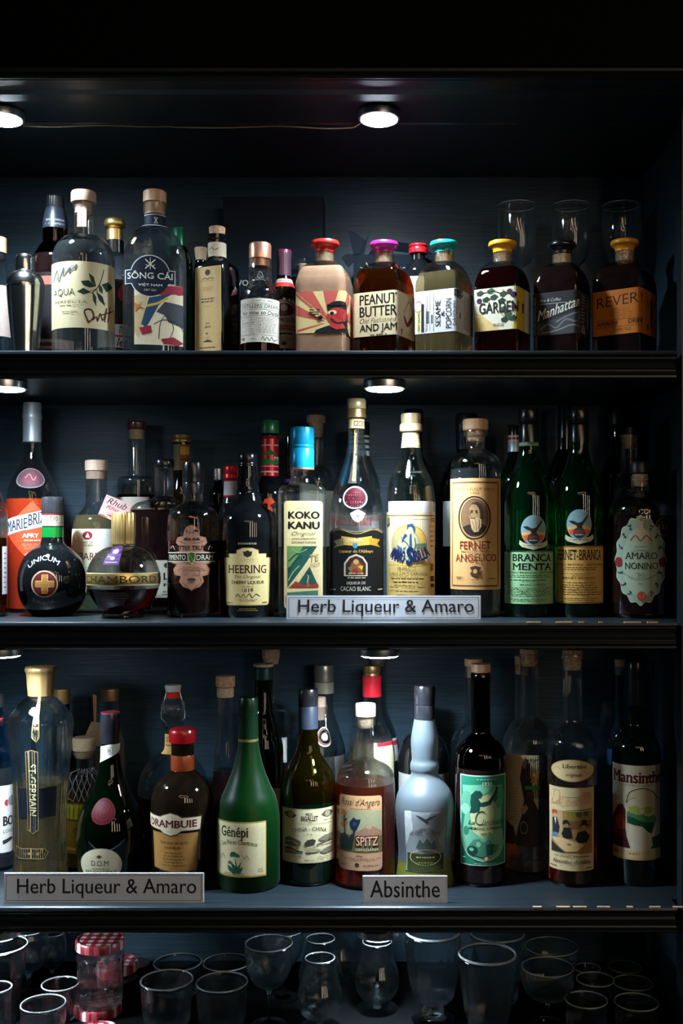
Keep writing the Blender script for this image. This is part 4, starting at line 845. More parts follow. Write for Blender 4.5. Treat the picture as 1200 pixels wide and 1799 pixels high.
B('round clear bottle of dark liqueur with copper scroll label and black cap', 339, 0.088, ZM, [(16.5, 862), (17, 866), (17.5, 878)] + cr([(18, 881), (26, 887), (38, 895), (43, 905), (45, 918)]) + [(45.5, 925), (45.5, ('B', -6)), (43, ('B', 0))], 'clear', liq=(950, 'verydark'), flute=(28, 0.012, 884, 935),
  caps=[C_('cap', [(18.8, 848), (19, 846), (18.4, 842), (19, 838), (19, 818), (17.8, 813)], 'blackcap', (40, .006)), C_('capsule', [(18.4, 867), (18.6, 850), (18, 848)], 'blackcap')],
  labels=[L('capsule_print', (322, 851, 358, 863), None, [T('BIT', .30, .1, .74, .95, '#b9975a', .02, 0, .03), T('fine', .0, .1, .2, .7, '#8f7a50')], wrap=(-1.3, 1.3)),
          L('front_label', (300, 922, 373, 1038), None, [P_(orn, '#9c6c55'), P_([(.5 + (x - .5) * .90, .5 + (y - .5) * .94) for x, y in orn], '#a87c68'), E_(.41, .115, .065, .045, '#33231f'), E_(.60, .115, .065, .045, '#33231f'), E_(.415, .135, .042, .04, '#9a7464'), E_(.595, .135, .042, .04, '#9a7464'), P_([(.30, .235), (.34, .195), (.42, .185), (.49, .21), (.49, .235)], '#33231f'), P_([(.52, .235), (.53, .205), (.60, .185), (.67, .195), (.71, .235)], '#33231f'), P_([(.40, .19), (.44, .19), (.42, .225)], '#b58d78'), P_([(.58, .19), (.62, .19), (.60, .225)], '#b58d78'),
              T('BITTER TRUTH', .12, .315, .90, .385, '#241a18', .012, 0, .03), S_([(.0, .36), (.06, .32), (.1, .38)], .012, '#d8c2b2'), S_([(1, .36), (.94, .32), (.9, .38)], .012, '#d8c2b2'), P_([(-.06, .415), (1.06, .415), (1.06, .565), (-.06, .565)], '#cbb8a0'), P_([(-.06, .43), (1.06, .43), (1.06, .55), (-.06, .55)], '#17181a'), T('PIMENTO', -.03, .455, .36, .53, '#d3c9b9', .005, 0, .03), T('DRAM', .62, .455, 1.0, .53, '#d3c9b9', .005, 0, .03),
              P_([(.40, .42), (.50, .40), (.60, .42), (.59, .53), (.5, .60), (.41, .53)], '#c5b49a'), P_([(.42, .43), (.50, .415), (.58, .43), (.57, .52), (.5, .585), (.43, .52)], '#3b5a2c'), S_([(.44, .45), (.5, .5), (.55, .56)], .02, '#6b8a4a'), N_(.25, .63, .75, .70, '#7d5544', 2, .4), S_([(.16, .7), (.3, .66), (.3, .76), (.44, .74)], .012, '#7d4f3e'), S_([(.84, .7), (.7, .66), (.7, .76), (.56, .74)], .012, '#7d4f3e'), S_([(.3, .78), (.26, .84), (.34, .90), (.42, .93)], .012, '#7d4f3e'), S_([(.7, .78), (.74, .84), (.66, .90), (.58, .93)], .012, '#7d4f3e'), E_(.5, .83, .10, .025, '#4b332a'), N_(.40, .87, .60, .89, '#5b4034', 1, .6),
              S_([(.2, .24), (.34, .27), (.5, .25), (.66, .27), (.8, .24)], .012, '#7d4f3e')])])
B('thin bottle with silver cap between the scroll-label bottle and the red cap', 383, 0.225, ZM, std(7, 838, 850, 872, 14, 0.4), 'brown', solid=True, caps=[C_('cap', [(7.8, 843), (8, 824), (7, 823)], 'silver')])
B('slim bottle with red capsule and white neck band behind the black cherry bottle', 407, 0.165, ZM, [(13, 845), (14, 872)] + cr([(14, 874), (17, 886), (23, 902), (26, 922)]) + [(26.5, 935), (26.5, ('B', -3)), (24, ('B', 0))], 'clear', liq=(915, 'verydark'),
  caps=[C_('cap', [(13.8, 842), (14.5, 841), (14.5, 834), (13.5, 832), (14, 829), (14, 822), (13, 819)], 'foilcc8202a'), ], labels=[L('neck_band', (392, 843, 422, 873), '#bdbcc2', [R_(0, 0, 1, .08, '#b02030'), R_(0, .9, 1, 1, '#b02030')], wrap=(-1.6, 1.6)), L('front_label', (380, 985, 434, 1078), '#a81f38', [R_(.04, .1, .1, .9, '#c9a0a8')])])
hs = [(.10, .10), (.26, .10), (.27, .04), (.40, .0), (.60, .0), (.73, .04), (.74, .10), (.90, .10), (.90, .17), (1, .17), (.97, .97), (.93, 1), (.07, 1), (.03, .97), (0, .17), (.10, .17)]
B('black cherry liqueur bottle with ringed neck and cut-corner cream label', 435, 0.092, ZM,
  [(15, 815), (16.5, 818)] + cr([(16.5, 820), (17.5, 840), (20, 858), (20, 866), (22, 872), (28, 886), (40, 898), (47.5, 914), (49, 935)]) + [(49, 945), (47.5, ('B', -5)), (45, ('B', 0))], 'black', solid=True,
  caps=[C_('cap', [(16.5, 818), (16.8, 815), (16.2, 813), (17, 810), (17, 800), (15.5, 797)], 'blackcap', (32, .008))],
  labels=[L('label', (394, 962, 476, 1064), None, [P_(hs, '#8f7a4a'), P_([(.5 + (x - .5) * .97, .5 + (y - .5) * .975) for x, y in hs], '#cdbb86'), P_([(.44, .07), (.5, .045), (.56, .07), (.6, .06), (.58, .14), (.5, .17), (.42, .14), (.40, .06)], '#2b241b'), N_(.34, .19, .66, .24, '#8a7a55', 2, .4), T('HEERING', .10, .30, .90, .44, '#3a1216', .012, 0, .03), T('The Original', .22, .475, .78, .545, '#4b3d2a', -.008, .35), T('CHERRY LIQUEUR', .16, .57, .85, .635, '#2b241b', .015),
              N_(.34, .66, .66, .68, '#6b5c3d', 1), T('1818', .38, .70, .62, .76, '#2b241b', .0, 0, .03), S_([(.24, .85), (.3, .80), (.34, .86), (.42, .80), (.46, .86), (.54, .79), (.6, .86), (.68, .80), (.76, .84)], .014, '#2b241b'), N_(.28, .885, .72, .93, '#6b5c3d', 2, .45), N_(.06, .93, .18, .97, '#4b3d2a', 1), N_(.80, .93, .94, .97, '#4b3d2a', 1)]),
          L('upper_print', (414, 952, 456, 958), None, [N_(0, 0, 1, 1, '#7b7160', 1, .8)]), L('lower_print', (416, 1068, 454, 1074), None, [N_(0, 0, 1, 1, '#7b6a35', 2, .6)])])
B('smoky grey rum bottle with green cap and red printed neck sleeve', 474, 0.21, ZM, [(14, 760), (15, 766), (15, 836)] + cr([(16, 838), (20, 848), (29, 862), (33, 885)]) + [(34, 895), (34, ('B', -4)), (31, ('B', 0))], 'frost' if 0 else 'black', solid=True,
  caps=[C_('cap', [(16, 762), (16.5, 760), (16.5, 741), (15.5, 739)], 'plastic1f6b3c', (30, .01))],
  labels=[L('neck_sleeve', (457, 765, 491, 836), 'foilcb3181f', [R_(0, 0, 1, .08, '#7a1418'), R_(0, .22, 1, .25, '#d8c9c0'), P_([(.2, .48), (.5, .34), (.8, .48)], '#1f7a3a'), T('MR', .66, .52, .96, .60, '#e0d8d0', .03), P_([(.05, .62), (.35, .56), (.65, .62), (.95, .56), (.95, .7), (.05, .7)], '#1f7a3a'), R_(0, .75, 1, .77, '#d8c9c0'), R_(0, .88, 1, .91, '#d8c9c0')], wrap=(-1.7, 1.7)), L('shoulder_print', (460, 874, 484, 900), None, [P_([(.2, .1), (.7, 0), (.95, .3), (.6, .5), (.8, .9), (.4, .8), (.45, .4), (.1, .4)], '#d1401f')])])
pl = lambda: [P_([(.09, .42), (.86, .42), (.48, .62), (.10, .80)], '#1d4a44'), P_([(.09, .42), (.5, .42), (.2, .60), (.10, .62)], '#5d7f4a'), S_([(.12, .56), (.3, .50), (.5, .47), (.7, .44)], .035, '#123430'), S_([(.12, .66), (.28, .56), (.44, .52)], .035, '#123430'), S_([(.11, .74), (.24, .66), (.4, .60)], .03, '#7a9a5a'), S_([(.2, .44), (.36, .48), (.6, .45)], .025, '#6f9358'), P_([(.12, .80), (.66, .60), (.90, .80)], '#c9b486'), P_([(.30, .80), (.66, .61), (.90, .80)], '#1d4a44'), P_([(.14, .80), (.30, .745), (.5, .785), (.88, .77), (.90, .80)], '#8f2f22'), S_([(.6, .76), (.63, .70), (.58, .67)], .02, '#c9b486'), P_([(.56, .67), (.64, .65), (.70, .68), (.62, .69)], '#15302a'), P_([(.58, .80), (.62, .74), (.68, .80)], '#c2362c')]
B('rectangular clear rum bottle with turquoise cap and tall cream palm label', 531, 0.088, ZM,
  [(18.5, 822), (19, 826), (19.5, 838)] + cr([(20, 842), (24, 850), (38, 856), (42, 863), (42.5, 872)]) + [(42.5, 878), (42.5, ('B', -5)), (39, ('B', 0))], 'clear', liq=(868, 'water'), ratio=0.72, n=6,
  caps=[C_('cap', [(20.5, 824), (21, 822), (21, 790), (20, 788), (21, 785), (20, 782), (21, 779), (21, 757), (20, 752), (18, 751)], 'foilc149ccf'), C_('cap_rim', [(21.2, 825.5), (21.2, 822.5), (20, 822)], 'copper')],
  labels=[L('front_label', (499, 880, 567, 1069), '#cbb98e', [R_(.3, .065, .7, .068, '#6b5f45'), T('KOKO', .12, .10, .91, .165, INK, .05), T('KANU', .12, .195, .91, .26, INK, .05), T('Original', .20, .285, .82, .335, '#4b4234', -.008, .4), T('JAMAICA RUM WITH', .2, .345, .83, .365, '#5b523f', .01), T('COCONUT FLAVOUR', .2, .375, .83, .395, '#5b523f', .01)] + pl() + [T('TE', .66, .50, .90, .56, '#a89468', .0, 0, .03, 0, .01), T('ANUT', .66, .575, .94, .61, '#a89468', .0, 0, .03, 0, .01), P_([(.08, .85), (.88, .83), (.88, .93), (.08, .93)], '#3f6a5a')], shape=rrect(.09, .36))])
B('dark bottle with violet neck ring hidden behind the turquoise cap', 512, 0.262, ZM, std(12, 768, 850, 890, 19, 0.5), 'black', solid=True, caps=[C_('neck_ring', [(12.8, 848), (12.8, 843), (12, 842)], 'plastic5a3a8a')])
B('round-shouldered clear bottle with tall cork behind the rectangular rum bottle', 555, 0.215, ZM, [(14, 748), (14.5, 750), (13.5, 754), (13.5, 814)] + cr([(14, 817), (22, 824), (30, 840), (33, 866)]) + [(33.5, 880), (33.5, ('B', -4)), (31, ('B', 0))], 'clear', liq=(880, 'straw'),
  caps=[C_('stopper', [(15, 744), (16.5, 742), (16.5, 733), (15, 730)], 'palecork'), C_('cork', [(10, 768), (12.5, 755), (12.5, 744), (11, 743)], 'palecork')], labels=[L('front_label', (526, 862, 586, 960), '#b9b6ac', [])])
bott = [(0, .08), (.06, .05), (.18, .015), (.35, .06), (.5, .075), (.65, .06), (.82, .015), (.94, .05), (1, .08), (1, 1), (0, 1)]
B('pear-shaped clear cacao liqueur bottle with cream wax top, red seal and black label', 626, 0.09, ZM,
  [(14, 738), (14, 750)] + cr([(14, 752), (15, 775), (20, 805), (30, 836), (41, 866), (47, 900), (48, 925)]) + [(48, 935), (48, ('B', -5)), (45, ('B', 0))], 'clear', liq=(915, 'water'),
  caps=[C_('cap', [(16, 719), (17, 717), (17, 704), (15.5, 701)], 'palewood' if 0 else 'foilcb39a72'), C_('collar', [(16.5, 735), (17.5, 734), (17.5, 728), (17, 726), (17.2, 720), (16, 718)], 'matgold')],
  labels=[L('neck_band', (612, 736, 646, 752), '#c9b184', [T('cacao', .40, .2, .92, .8, '#3a2a1a', .02)], wrap=(-1.5, 1.5)),
          L('neck_strip', (616, 753, 630, 850), None, [P_([(.5, 0), (.9, 0), (.72, 1), (.15, 1)], '#231e1a'), R_(.42, .02, .52, .95, '#b98a2c'), T('Double Provence', .5, .08, .74, .96, '#b9b09c', rot=90)]),
          L('wax_seal', (602, 853, 646, 895), None, [E_(.5, .5, .48, .48, '#9cc2cf'), E_(.5, .5, .43, .43, 'sealwax'), G_(.5, .5, .34, .34, 'sealdark', .1), S_([(.34, .56), (.42, .44), (.56, .52), (.66, .40)], .05, 'sealdark'), S_([(.42, .62), (.5, .5), (.6, .62)], .04, 'sealdark')]),
          L('crest', (615, 895, 642, 918), None, [P_([(.5, 0), (.7, .1), (1, .3), (.8, .8), (.5, 1), (.2, .8), (0, .3), (.3, .1)], '#b9bbbb'), G_(.5, .5, .28, .3, '#6b6f72', .15), E_(.5, .5, .1, .12, '#6b6f72')]),
          L('front_label', (579, 924, 674, 1050), None, [P_(bott, '#6f6a5a'), P_([(x, y + .018) for x, y in bott[:-2]] + [(1, 1), (0, 1)], '#11100f'), S_([(.02, .1), (.18, .05), (.5, .11), (.82, .05), (.98, .1)], .012, '#b08c48'),
              P_([(.22, .14), (.5, .17), (.78, .14), (.78, .26), (.5, .28), (.22, .26)], '#c59a3a'), P_([(.72, .16), (.93, .19), (.88, .25), (.94, .30), (.74, .26)], '#a87f28'), P_([(.28, .16), (.08, .21), (.13, .26), (.07, .31), (.26, .27)], '#7a704a'), T('Eyguebelle', .26, .165, .62, .235, '#c9c2ac', .01, 0, .02), P_([(.43, .235), (.52, .235), (.52, .29), (.475, .32), (.43, .29)], '#3a7aa5'), T("Liqueur de l'Abbaye", .18, .33, .80, .385, '#b08c48', .02, 0, .02),
              P_([(.27, .70), (.27, .52), (.36, .43), (.49, .39), (.62, .43), (.70, .52), (.70, .70)], '#b9b3a2'), P_([(.30, .685), (.30, .53), (.38, .45), (.49, .415), (.60, .45), (.67, .53), (.67, .685)], '#3a1d14'), P_([(.36, .67), (.40, .53), (.49, .45), (.58, .53), (.62, .67)], '#7a4a2c'), E_(.49, .50, .05, .035, '#b08c5a'), P_([(.52, .56), (.62, .55), (.6, .62)], '#c9a02c'), P_([(.34, .58), (.42, .56), (.40, .66)], '#5a6a4a'), P_([(.42, .62), (.5, .58), (.56, .66)], '#8a2a20'), N_(.33, .64, .65, .68, '#b9a98a', 1, .6),
              N_(.28, .71, .72, .735, '#b9b3a2', 1, .7), T('LIQUEUR DE', .32, .775, .66, .82, '#c9c5ba', .0, 0, .02), T('CACAO BLANC', .21, .845, .76, .905, '#c9c5ba', .0, 0, .02), N_(.02, .87, .12, .91, '#c9c5ba', 1), N_(.88, .87, .98, .91, '#c9c5ba', 1)])])
B('clear bottle with striped white neck sleeve behind the pear-shaped bottle', 631, 0.215, ZM, std(18, 762, 802, 860, 37, 0.4), 'clear', liq=(890, 'water'), caps=[C_('cap', [(18.5, 766), (19, 745), (17.5, 742)], 'blackcap')],
  labels=[L('neck_sleeve', (612, 746, 651, 800), '#b4b9bd', [R_(0, .22 + .18 * i, 1, .30 + .18 * i, '#2a3034') for i in range(4)], wrap=(-1.5, 1.5)), L('front_label', (596, 905, 666, 1000), '#c4c4c8', [T('ELMAN', .25, .05, .8, .2, '#c2302c', .03)])])
sib = [R_(0, .035, 1, .05, '#6b5530'), R_(0, .085, 1, .09, '#8a713f'), E_(.47, .37, .35, .215, '#cfa850'), E_(.41, .38, .29, .20, '#a3966a'), G_(.47, .37, .36, .22, '#7d6a3c', .03),
       P_([(.41, .20), (.44, .145), (.54, .14), (.58, .19), (.56, .24), (.64, .30), (.66, .38), (.60, .46), (.62, .56), (.50, .62), (.34, .58), (.24, .48), (.22, .38), (.30, .30), (.38, .26)], '#a9ae86'), P_([(.43, .145), (.54, .135), (.60, .19), (.58, .26), (.54, .19), (.46, .18), (.42, .22)], '#2a4568'), E_(.495, .205, .045, .03, '#c2b48a'),
       P_([(.30, .30), (.40, .25), (.44, .28), (.38, .31), (.33, .36)], '#27416a'), P_([(.48, .26), (.52, .25), (.53, .42), (.50, .52), (.47, .42)], '#2a4568'), P_([(.22, .38), (.34, .42), (.42, .40), (.36, .45), (.24, .44)], '#35507a'), S_([(.32, .32), (.42, .36), (.48, .44), (.46, .56)], .018, '#27416a'), S_([(.26, .47), (.36, .52), (.44, .58)], .018, '#35507a'), S_([(.58, .30), (.60, .38), (.56, .48), (.60, .56)], .02, '#27416a'), S_([(.36, .26), (.30, .36), (.36, .46)], .012, '#d0cba0'), S_([(.54, .30), (.56, .42), (.52, .56)], .014, '#d0cba0'), S_([(.28, .44), (.38, .50), (.48, .50)], .014, '#d0cba0'),
       P_([(.60, .37), (.80, .36), (.84, .39), (.76, .43), (.62, .42)], '#5d6a5c'), P_([(.64, .43), (.74, .43), (.78, .56), (.62, .57)], '#b99a6c'), S_([(.66, .44), (.65, .56)], .012, '#7a6238'), S_([(.72, .44), (.75, .56)], .012, '#7a6238'),
       A_('AMARO', .47, .095, .876, 212, 187, -.23, '#111d4a', .035), T('S', .42, .41, .54, .60, '#111d4a', .06, .1), A_('IBILLA', .47, .095, .876, 174, 147, -.23, '#111d4a', .035)]
B('clear amaro bottle with cream wax cap, gold and blue figure label', 722, 0.09, ZM,
  [(15, 770), (17, 785)] + cr([(17, 787), (20, 806), (28, 826), (38, 846), (42.5, 872)]) + [(43, 885), (43, ('B', -5)), (40, ('B', 0))], 'clear', liq=(985, 'straw'),
  caps=[C_('cap', [(16, 746), (17, 744), (17.5, 730), (16.5, 727)], 'foilcb39c78', (9, .02)), C_('cap_ring', [(18.5, 759), (20, 757), (20, 748), (18.5, 745)], 'foilcb39c78')],
  labels=[L('neck_label', (704, 760, 741, 786), '#c9b384', [R_(0, .05, 1, .12, '#8a713f'), S_([(.3, .62), (.4, .4), (.46, .66), (.54, .45), (.62, .62), (.7, .5), (.8, .6)], .02, '#2a2418'), R_(0, .86, 1, .92, '#8a713f')], wrap=(-1.5, 1.5)),
          L('back_label', (684, 883, 760, 985), '#cfcdd3', [], back=True),
          L('front_label', (679, 899, 764, 1052), '#c6a866', sib + [R_(.02, .06, .08, .14, '#6b5a3a'), N_(.9, .06, 1, .12, '#3a2f1f', 2, .5), N_(.88, .14, 1, .42, '#a8763f', 5, .5), T('PREMIATO', .24, .635, .60, .67, '#2e2416', -.005), T('GIROLAMO VARNELLI', .08, .70, .84, .735, '#2e2416', .005), N_(.06, .76, .82, .785, '#3d311f', 1, .8), N_(.12, .80, .70, .825, '#3d311f', 1, .8), T('VARNELLI', .31, .855, .58, .885, '#2e2416', .0), N_(.06, .86, .28, .88, '#3d311f', 1, .7), N_(.62, .86, .82, .88, '#3d311f', 1, .7), N_(.14, .905, .74, .925, '#3d311f', 1, .7), S_([(0, .62), (.3, .615), (.5, .63), (.75, .62), (.9, .60)], .01, '#6b5530'), S_([(.1, 1), (.3, .955), (.5, .975), (.7, .955), (.9, 1)], .012, '#6b5530'), R_(.9, .74, .97, .80, '#2e2416'), R_(.9, .83, .97, .87, '#2e2416'), R_(.9, .60, .95, .68, '#6b5530')])])
B('dark bottle with black cap standing behind the cream waxed amaro bottle', 727, 0.21, ZM, std(15, 738, 800, 860, 35, 0.5), 'blackgreen', solid=True, caps=[C_('cap', [(16.5, 742), (17, 740), (17, 723), (15.5, 720)], 'blackcap')])
B('big dark green bottle with black screw cap behind the portrait-label bottle', 820, 0.20, ZM, std(17.5, 758, 800, 850, 47, 0.5), 'deepgreen', solid=True, caps=[C_('cap', [(18.5, 790), (19, 760), (19.5, 758), (19.5, 732), (17.5, 727)], 'blackcap', (34, .012))],
  labels=[L('front_label', (778, 880, 862, 960), '#a9adb2', [])])
B('cylindrical clear bottle with wooden stopper and large tan portrait label', 835.5, 0.088, ZM,
  [(21, 757), (21.5, 760), (21.5, 765), (16.5, 769), (16.5, 786)] + cr([(17, 788), (24, 793), (35, 800), (42, 812), (44, 828)]) + [(44.5, 835), (44.5, ('B', -5)), (41, ('B', 0))], 'clear', liq=(825, 'water'),
  caps=[C_('stopper', [(20, 757), (22.3, 755), (22.3, 740), (20.5, 737)], 'wood'), C_('cork', [(13.5, 776), (14.5, 768), (14.5, 757), (13, 756)], 'cork')],
  labels=[L('front_label', (789.5, 840, 880, 1036), '#c69a68', [O_(.05, .03, .95, .975, '#6b4a2c', .035), T('TEMPUS FUGIT SPIRITS', .12, .085, .88, .115, '#6b4a2c', -.005, 0, .02), T('1904', .42, .125, .58, .145, '#6b4a2c', -.005), E_(.49, .355, .31, .195, '#3f2c1c'), E_(.49, .355, .285, .182, '#b08a60'), E_(.49, .355, .265, .172, '#4a3524'), E_(.49, .355, .255, .165, '#6b5038'), P_([(.26, .44), (.36, .42), (.62, .40), (.72, .44), (.66, .49), (.56, .515), (.42, .515), (.32, .49)], '#241913'),
              P_([(.40, .27), (.44, .225), (.54, .21), (.62, .235), (.66, .30), (.66, .38), (.60, .40), (.58, .30), (.50, .27)], '#3a2a1e'), P_([(.39, .27), (.44, .235), (.52, .24), (.58, .28), (.60, .34), (.57, .39), (.44, .40), (.40, .36), (.38, .335), (.40, .31)], '#9c7a56'), P_([(.40, .36), (.47, .365), (.56, .35), (.62, .37), (.62, .43), (.56, .48), (.48, .485), (.43, .45)], '#b89a74'), S_([(.44, .38), (.47, .42), (.48, .47)], .014, '#7a5f44'), S_([(.50, .38), (.52, .42), (.52, .475)], .014, '#7a5f44'), S_([(.57, .37), (.58, .41), (.56, .46)], .014, '#7a5f44'), S_([(.41, .295), (.46, .29)], .02, '#3a2a1e'), S_([(.50, .292), (.55, .295)], .018, '#3a2a1e'), E_(.44, .305, .014, .007, '#241913'), E_(.525, .307, .014, .007, '#241913'), S_([(.42, .30), (.40, .335), (.44, .345)], .012, '#6b4e36'), S_([(.41, .362), (.46, .358), (.50, .365)], .012, '#4a3524'), S_([(.42, .255), (.50, .25)], .008, '#7a5f44'),
              G_(.49, .355, .31, .195, '#2d2018', .03),
              T('FERNET', .21, .565, .80, .635, '#7a2a1c', .005, 0, .03), N_(.22, .65, .80, .665, '#8a5a3a', 1, .6), T('ANGELICO', .13, .68, .90, .745, '#7a2a1c', .005, 0, .03), P_([(.40, .80), (.5, .785), (.62, .80), (.58, .83), (.62, .86), (.5, .885), (.40, .86), (.44, .83)], '#4a3524'), E_(.5, .835, .04, .02, '#c69a68'), N_(.14, .88, .28, .91, '#4a3524', 2, .5), N_(.4, .905, .6, .92, '#6b4a2c', 1), N_(.75, .89, .90, .91, '#4a3524', 1, .5)])])
B('bottle with red and white banded dark cap behind the mint green label', 903, 0.215, ZM, std(9.5, 776, 800, 850, 29, 0.3), 'blackgreen', solid=True, caps=[C_('cap', [(10, 765), (10, 749), (9, 747)], 'blackcap'), C_('cap_band', [(10.6, 778), (10.6, 766), (10, 765)], 'plasticc9c4c4'), C_('red_ring', [(10.9, 773), (10.9, 769), (10.3, 768.5)], 'plasticb02228'), C_('capsule', [(11, 794), (10.6, 779), (10, 778)], 'satinsilver')])
def eagle(): return [E_(.5, .44, .42, .43, '#7fa3ae'), P_([(.1, .52), (.5, .46), (.9, .52), (.86, .66), (.5, .76), (.14, .66)], '#d8a566'), P_([(.13, .60), (.5, .54), (.87, .60), (.8, .72), (.5, .78), (.2, .72)], '#c8592a'), E_(.5, .68, .20, .16, '#26343f'), P_([(.34, .60), (.66, .60), (.68, .68), (.32, .68)], '#7a3230'), N_(.34, .70, .66, .76, '#c9b9a0', 1, .7), P_([(.14, .34), (.30, .33), (.46, .40), (.60, .36), (.74, .20), (.80, .12), (.78, .24), (.66, .40), (.60, .48), (.62, .54), (.44, .54), (.40, .46), (.26, .42)], '#2b2420'),
    P_([(.04, .72), (.14, .78), (.5, .88), (.86, .78), (.96, .72), (.98, .84), (.88, .92), (.5, 1.0), (.12, .92), (.02, .84)], '#b9b79a'), N_(.16, .84, .84, .92, '#4b4a3a', 1, .5)]
def branca(cx, label, bandc, labc, title, y0, ex, ey, wide=1):
    dk = '#16301f' if wide else '#241608'
    if wide:
        body = [R_(.0, .018, 1, .03, dk), T('BRANCA', .17, .07, .95, .20, INK, .03, 0, .05), T('MENTA', .17, .24, .95, .36, INK, .022, 0, .06), T('FRATELLI BRANCA - DISTILLERIE', .04, .395, 1, .425, dk, .01), N_(.03, .45, .97, .51, dk, 2, .5)]
    else:
        body = [R_(.0, .018, 1, .028, dk), R_(.0, .97, 1, .98, dk), T('FERNET-BRANCA', .07, .075, .95, .25, INK, .02, 0, .05), T('FRATELLI BRANCA - DISTILLERIE', .03, .315, .97, .345, dk, .01), N_(.04, .365, .96, .43, dk, 2, .5)]
    body += [N_(.08, .47 if not wide else .52, .9, .50 if not wide else .58, dk, 1, .3), T('del famoso', .36, .50 if not wide else .56, .62, .53 if not wide else .59, dk, -.01, .3), T('FERNET BRANCA' if not wide else 'BRANCAMENTA', .16 if not wide else .33, .54 if not wide else .62, .84, .575 if not wide else .655, dk, .0), N_(.03, .62 if not wide else .68, .97, .86, dk, 6, .35), S_([(.1, .78), (.25, .70), (.4, .78), (.55, .69), (.7, .76), (.9, .70)], .006, dk), S_([(.2, .86), (.4, .80), (.6, .86), (.85, .79)], .005, dk), N_(.1, .89, .9, .95, dk, 2, .4), O_(0, 0, 1, 1, dk, .012)]
    return B(label, cx, 0.09, ZM,
      [(16.5, 752), (17, 778)] + cr([(17, 782), (19, 800), (26, 824), (36, 846), (42, 868), (43.5, 890)]) + [(43.5, 900), (43.5, ('B', -6)), (40, ('B', 0))], 'green', liq=(864, 'green') if 0 else None, solid=True, name='amaro_bottle', group='green glass amaro bottles',
      caps=[C_('cap', [(17.2, 745), (17.8, 744), (17, 741), (17.8, 739), (17.8, 722), (16.5, 718)], 'blackcap', (40, .008)), C_('capsule', [(17.6, 778), (17.6, 748), (17, 746)], 'blackcap')],
      labels=[L('neck_label', (cx - 18, y0 - 200, cx + 18, y0 - 184), bandc, [R_(0, .06, 1, .12, dk), R_(0, .88, 1, .94, dk), (T('BRANCA', .48, .18, .8, .46, INK, .02, 0, .03) if wide else T('BRANCA', .1, .3, .38, .7, INK, .01, 0, .03)), (T('MENTA', .48, .55, .8, .84, INK, .02, 0, .03) if wide else N_(.55, .3, .9, .7, dk, 2, .5))], wrap=(-1.5, 1.5)),
              L('emblem', (ex - 26, ey - 28, ex + 26, ey + 34), None, eagle()), L('front_label', (cx - 43, y0, cx + 43, y0 + 103 - (8 if wide else 0)), labc, body)])
branca(929, 'green amaro bottle with mint green label under a black cap', '#8fae8a', '#86b287', 'M', 967, 937, 932, 1)
branca(1017, 'green amaro bottle with tan label and eagle roundel under a black cap', '#c2a064', '#c29a55', 'F', 958, 1017.5, 922, 0)
B('dark bottle with tall black cap between the two green amaro bottles', 993, 0.215, ZM, std(13, 745, 790, 850, 36, 0.4), 'blackgreen', solid=True, caps=[C_('capsule', [(13.5, 770), (13.5, 735), (13, 733), (13.2, 714), (12, 710)], 'blackcap')])
B('dark bottle with black cap in the shaded corner behind the cork-necked bottle', 1086, 0.25, ZM, std(15, 744, 800, 840, 33, 0.5), 'brown', solid=True, caps=[C_('cap', [(17, 746), (17.5, 743), (17.5, 725), (16, 721)], 'matteblack')])
B('clear-necked bottle with black-topped cork behind the oval scalloped label', 1105, 0.17, ZM, std(15, 765, 830, 870, 29, 0.6, lip=(16.5, 4)), 'clear', liq=(885, 'verydark'), caps=[C_('stopper', [(15, 764), (16.5, 763), (16, 752), (14, 750)], 'matteblack'), C_('cork', [(10, 788), (13, 774), (13, 764), (12, 763)], 'palecork')])
scal = []
for i in range(96):
    a = 2 * PI * i / 96; r = .5 * (1 + 0.035 * math.cos(16 * a)); scal.append((.5 + r * math.sin(a), .5 - r * math.cos(a)))
non = [P_(scal, '#9fb2a2'), P_([(.5 + (x - .5) * .965, .5 + (y - .5) * .975) for x, y in scal], '#8fa594')]
for i in range(18):
    a = 2 * PI * (i + .5) / 18 + .0
    if abs(math.cos(a)) > .95: continue
    cx_, cy_ = .5 + .43 * math.sin(a), .5 - .44 * math.cos(a)
    non += [S_([(cx_ - .04 * math.cos(a), cy_ - .02), (cx_, cy_), (cx_ + .05 * math.sin(a + .9), cy_ - .03 * math.cos(a + .9))], .022, '#23324a'), E_(cx_ - .035 * math.sin(a), cy_ + .03 * math.cos(a), .02, .013, '#23324a')]
non += [E_(.5, .52, .35, .39, '#9db09d'), E_(.075, .52, .075, .055, '#7a2026'), E_(.925, .52, .075, .055, '#7a2026'), E_(.52, .905, .085, .055, '#a8483a'), N_(.47, .885, .57, .925, '#e0c9b8', 2, .4), P_([(.42, .0), (.60, .0), (.56, .07), (.54, .12), (.66, .2), (.74, .28), (.5, .30), (.30, .28), (.36, .2), (.48, .12), (.46, .07)], '#b5a68a'), E_(.52, .035, .05, .025, '#8a7a5e'), S_([(.3, .28), (.4, .22), (.5, .28), (.6, .22), (.72, .28)], .02, '#46425c'),
        N_(.38, .33, .64, .36, '#7d8a7a', 1), A_('* NONINO *', .5, .60, .36, -38, 38, .03, '#5b6b5f'), T('AMARO', .20, .41, .82, .485, '#16211d', .005, 0, .04), T('NONINO', .20, .525, .83, .60, '#16211d', .005, 0, .04), N_(.42, .635, .60, .70, '#4b5b50', 3, .35), N_(.44, .76, .56, .77, '#4b5b50', 1, .6), A_('QUINTESSENTIA DI ERBE ALPINE', .5, .44, .50, 232, 128, -.03, '#3b4b42')]
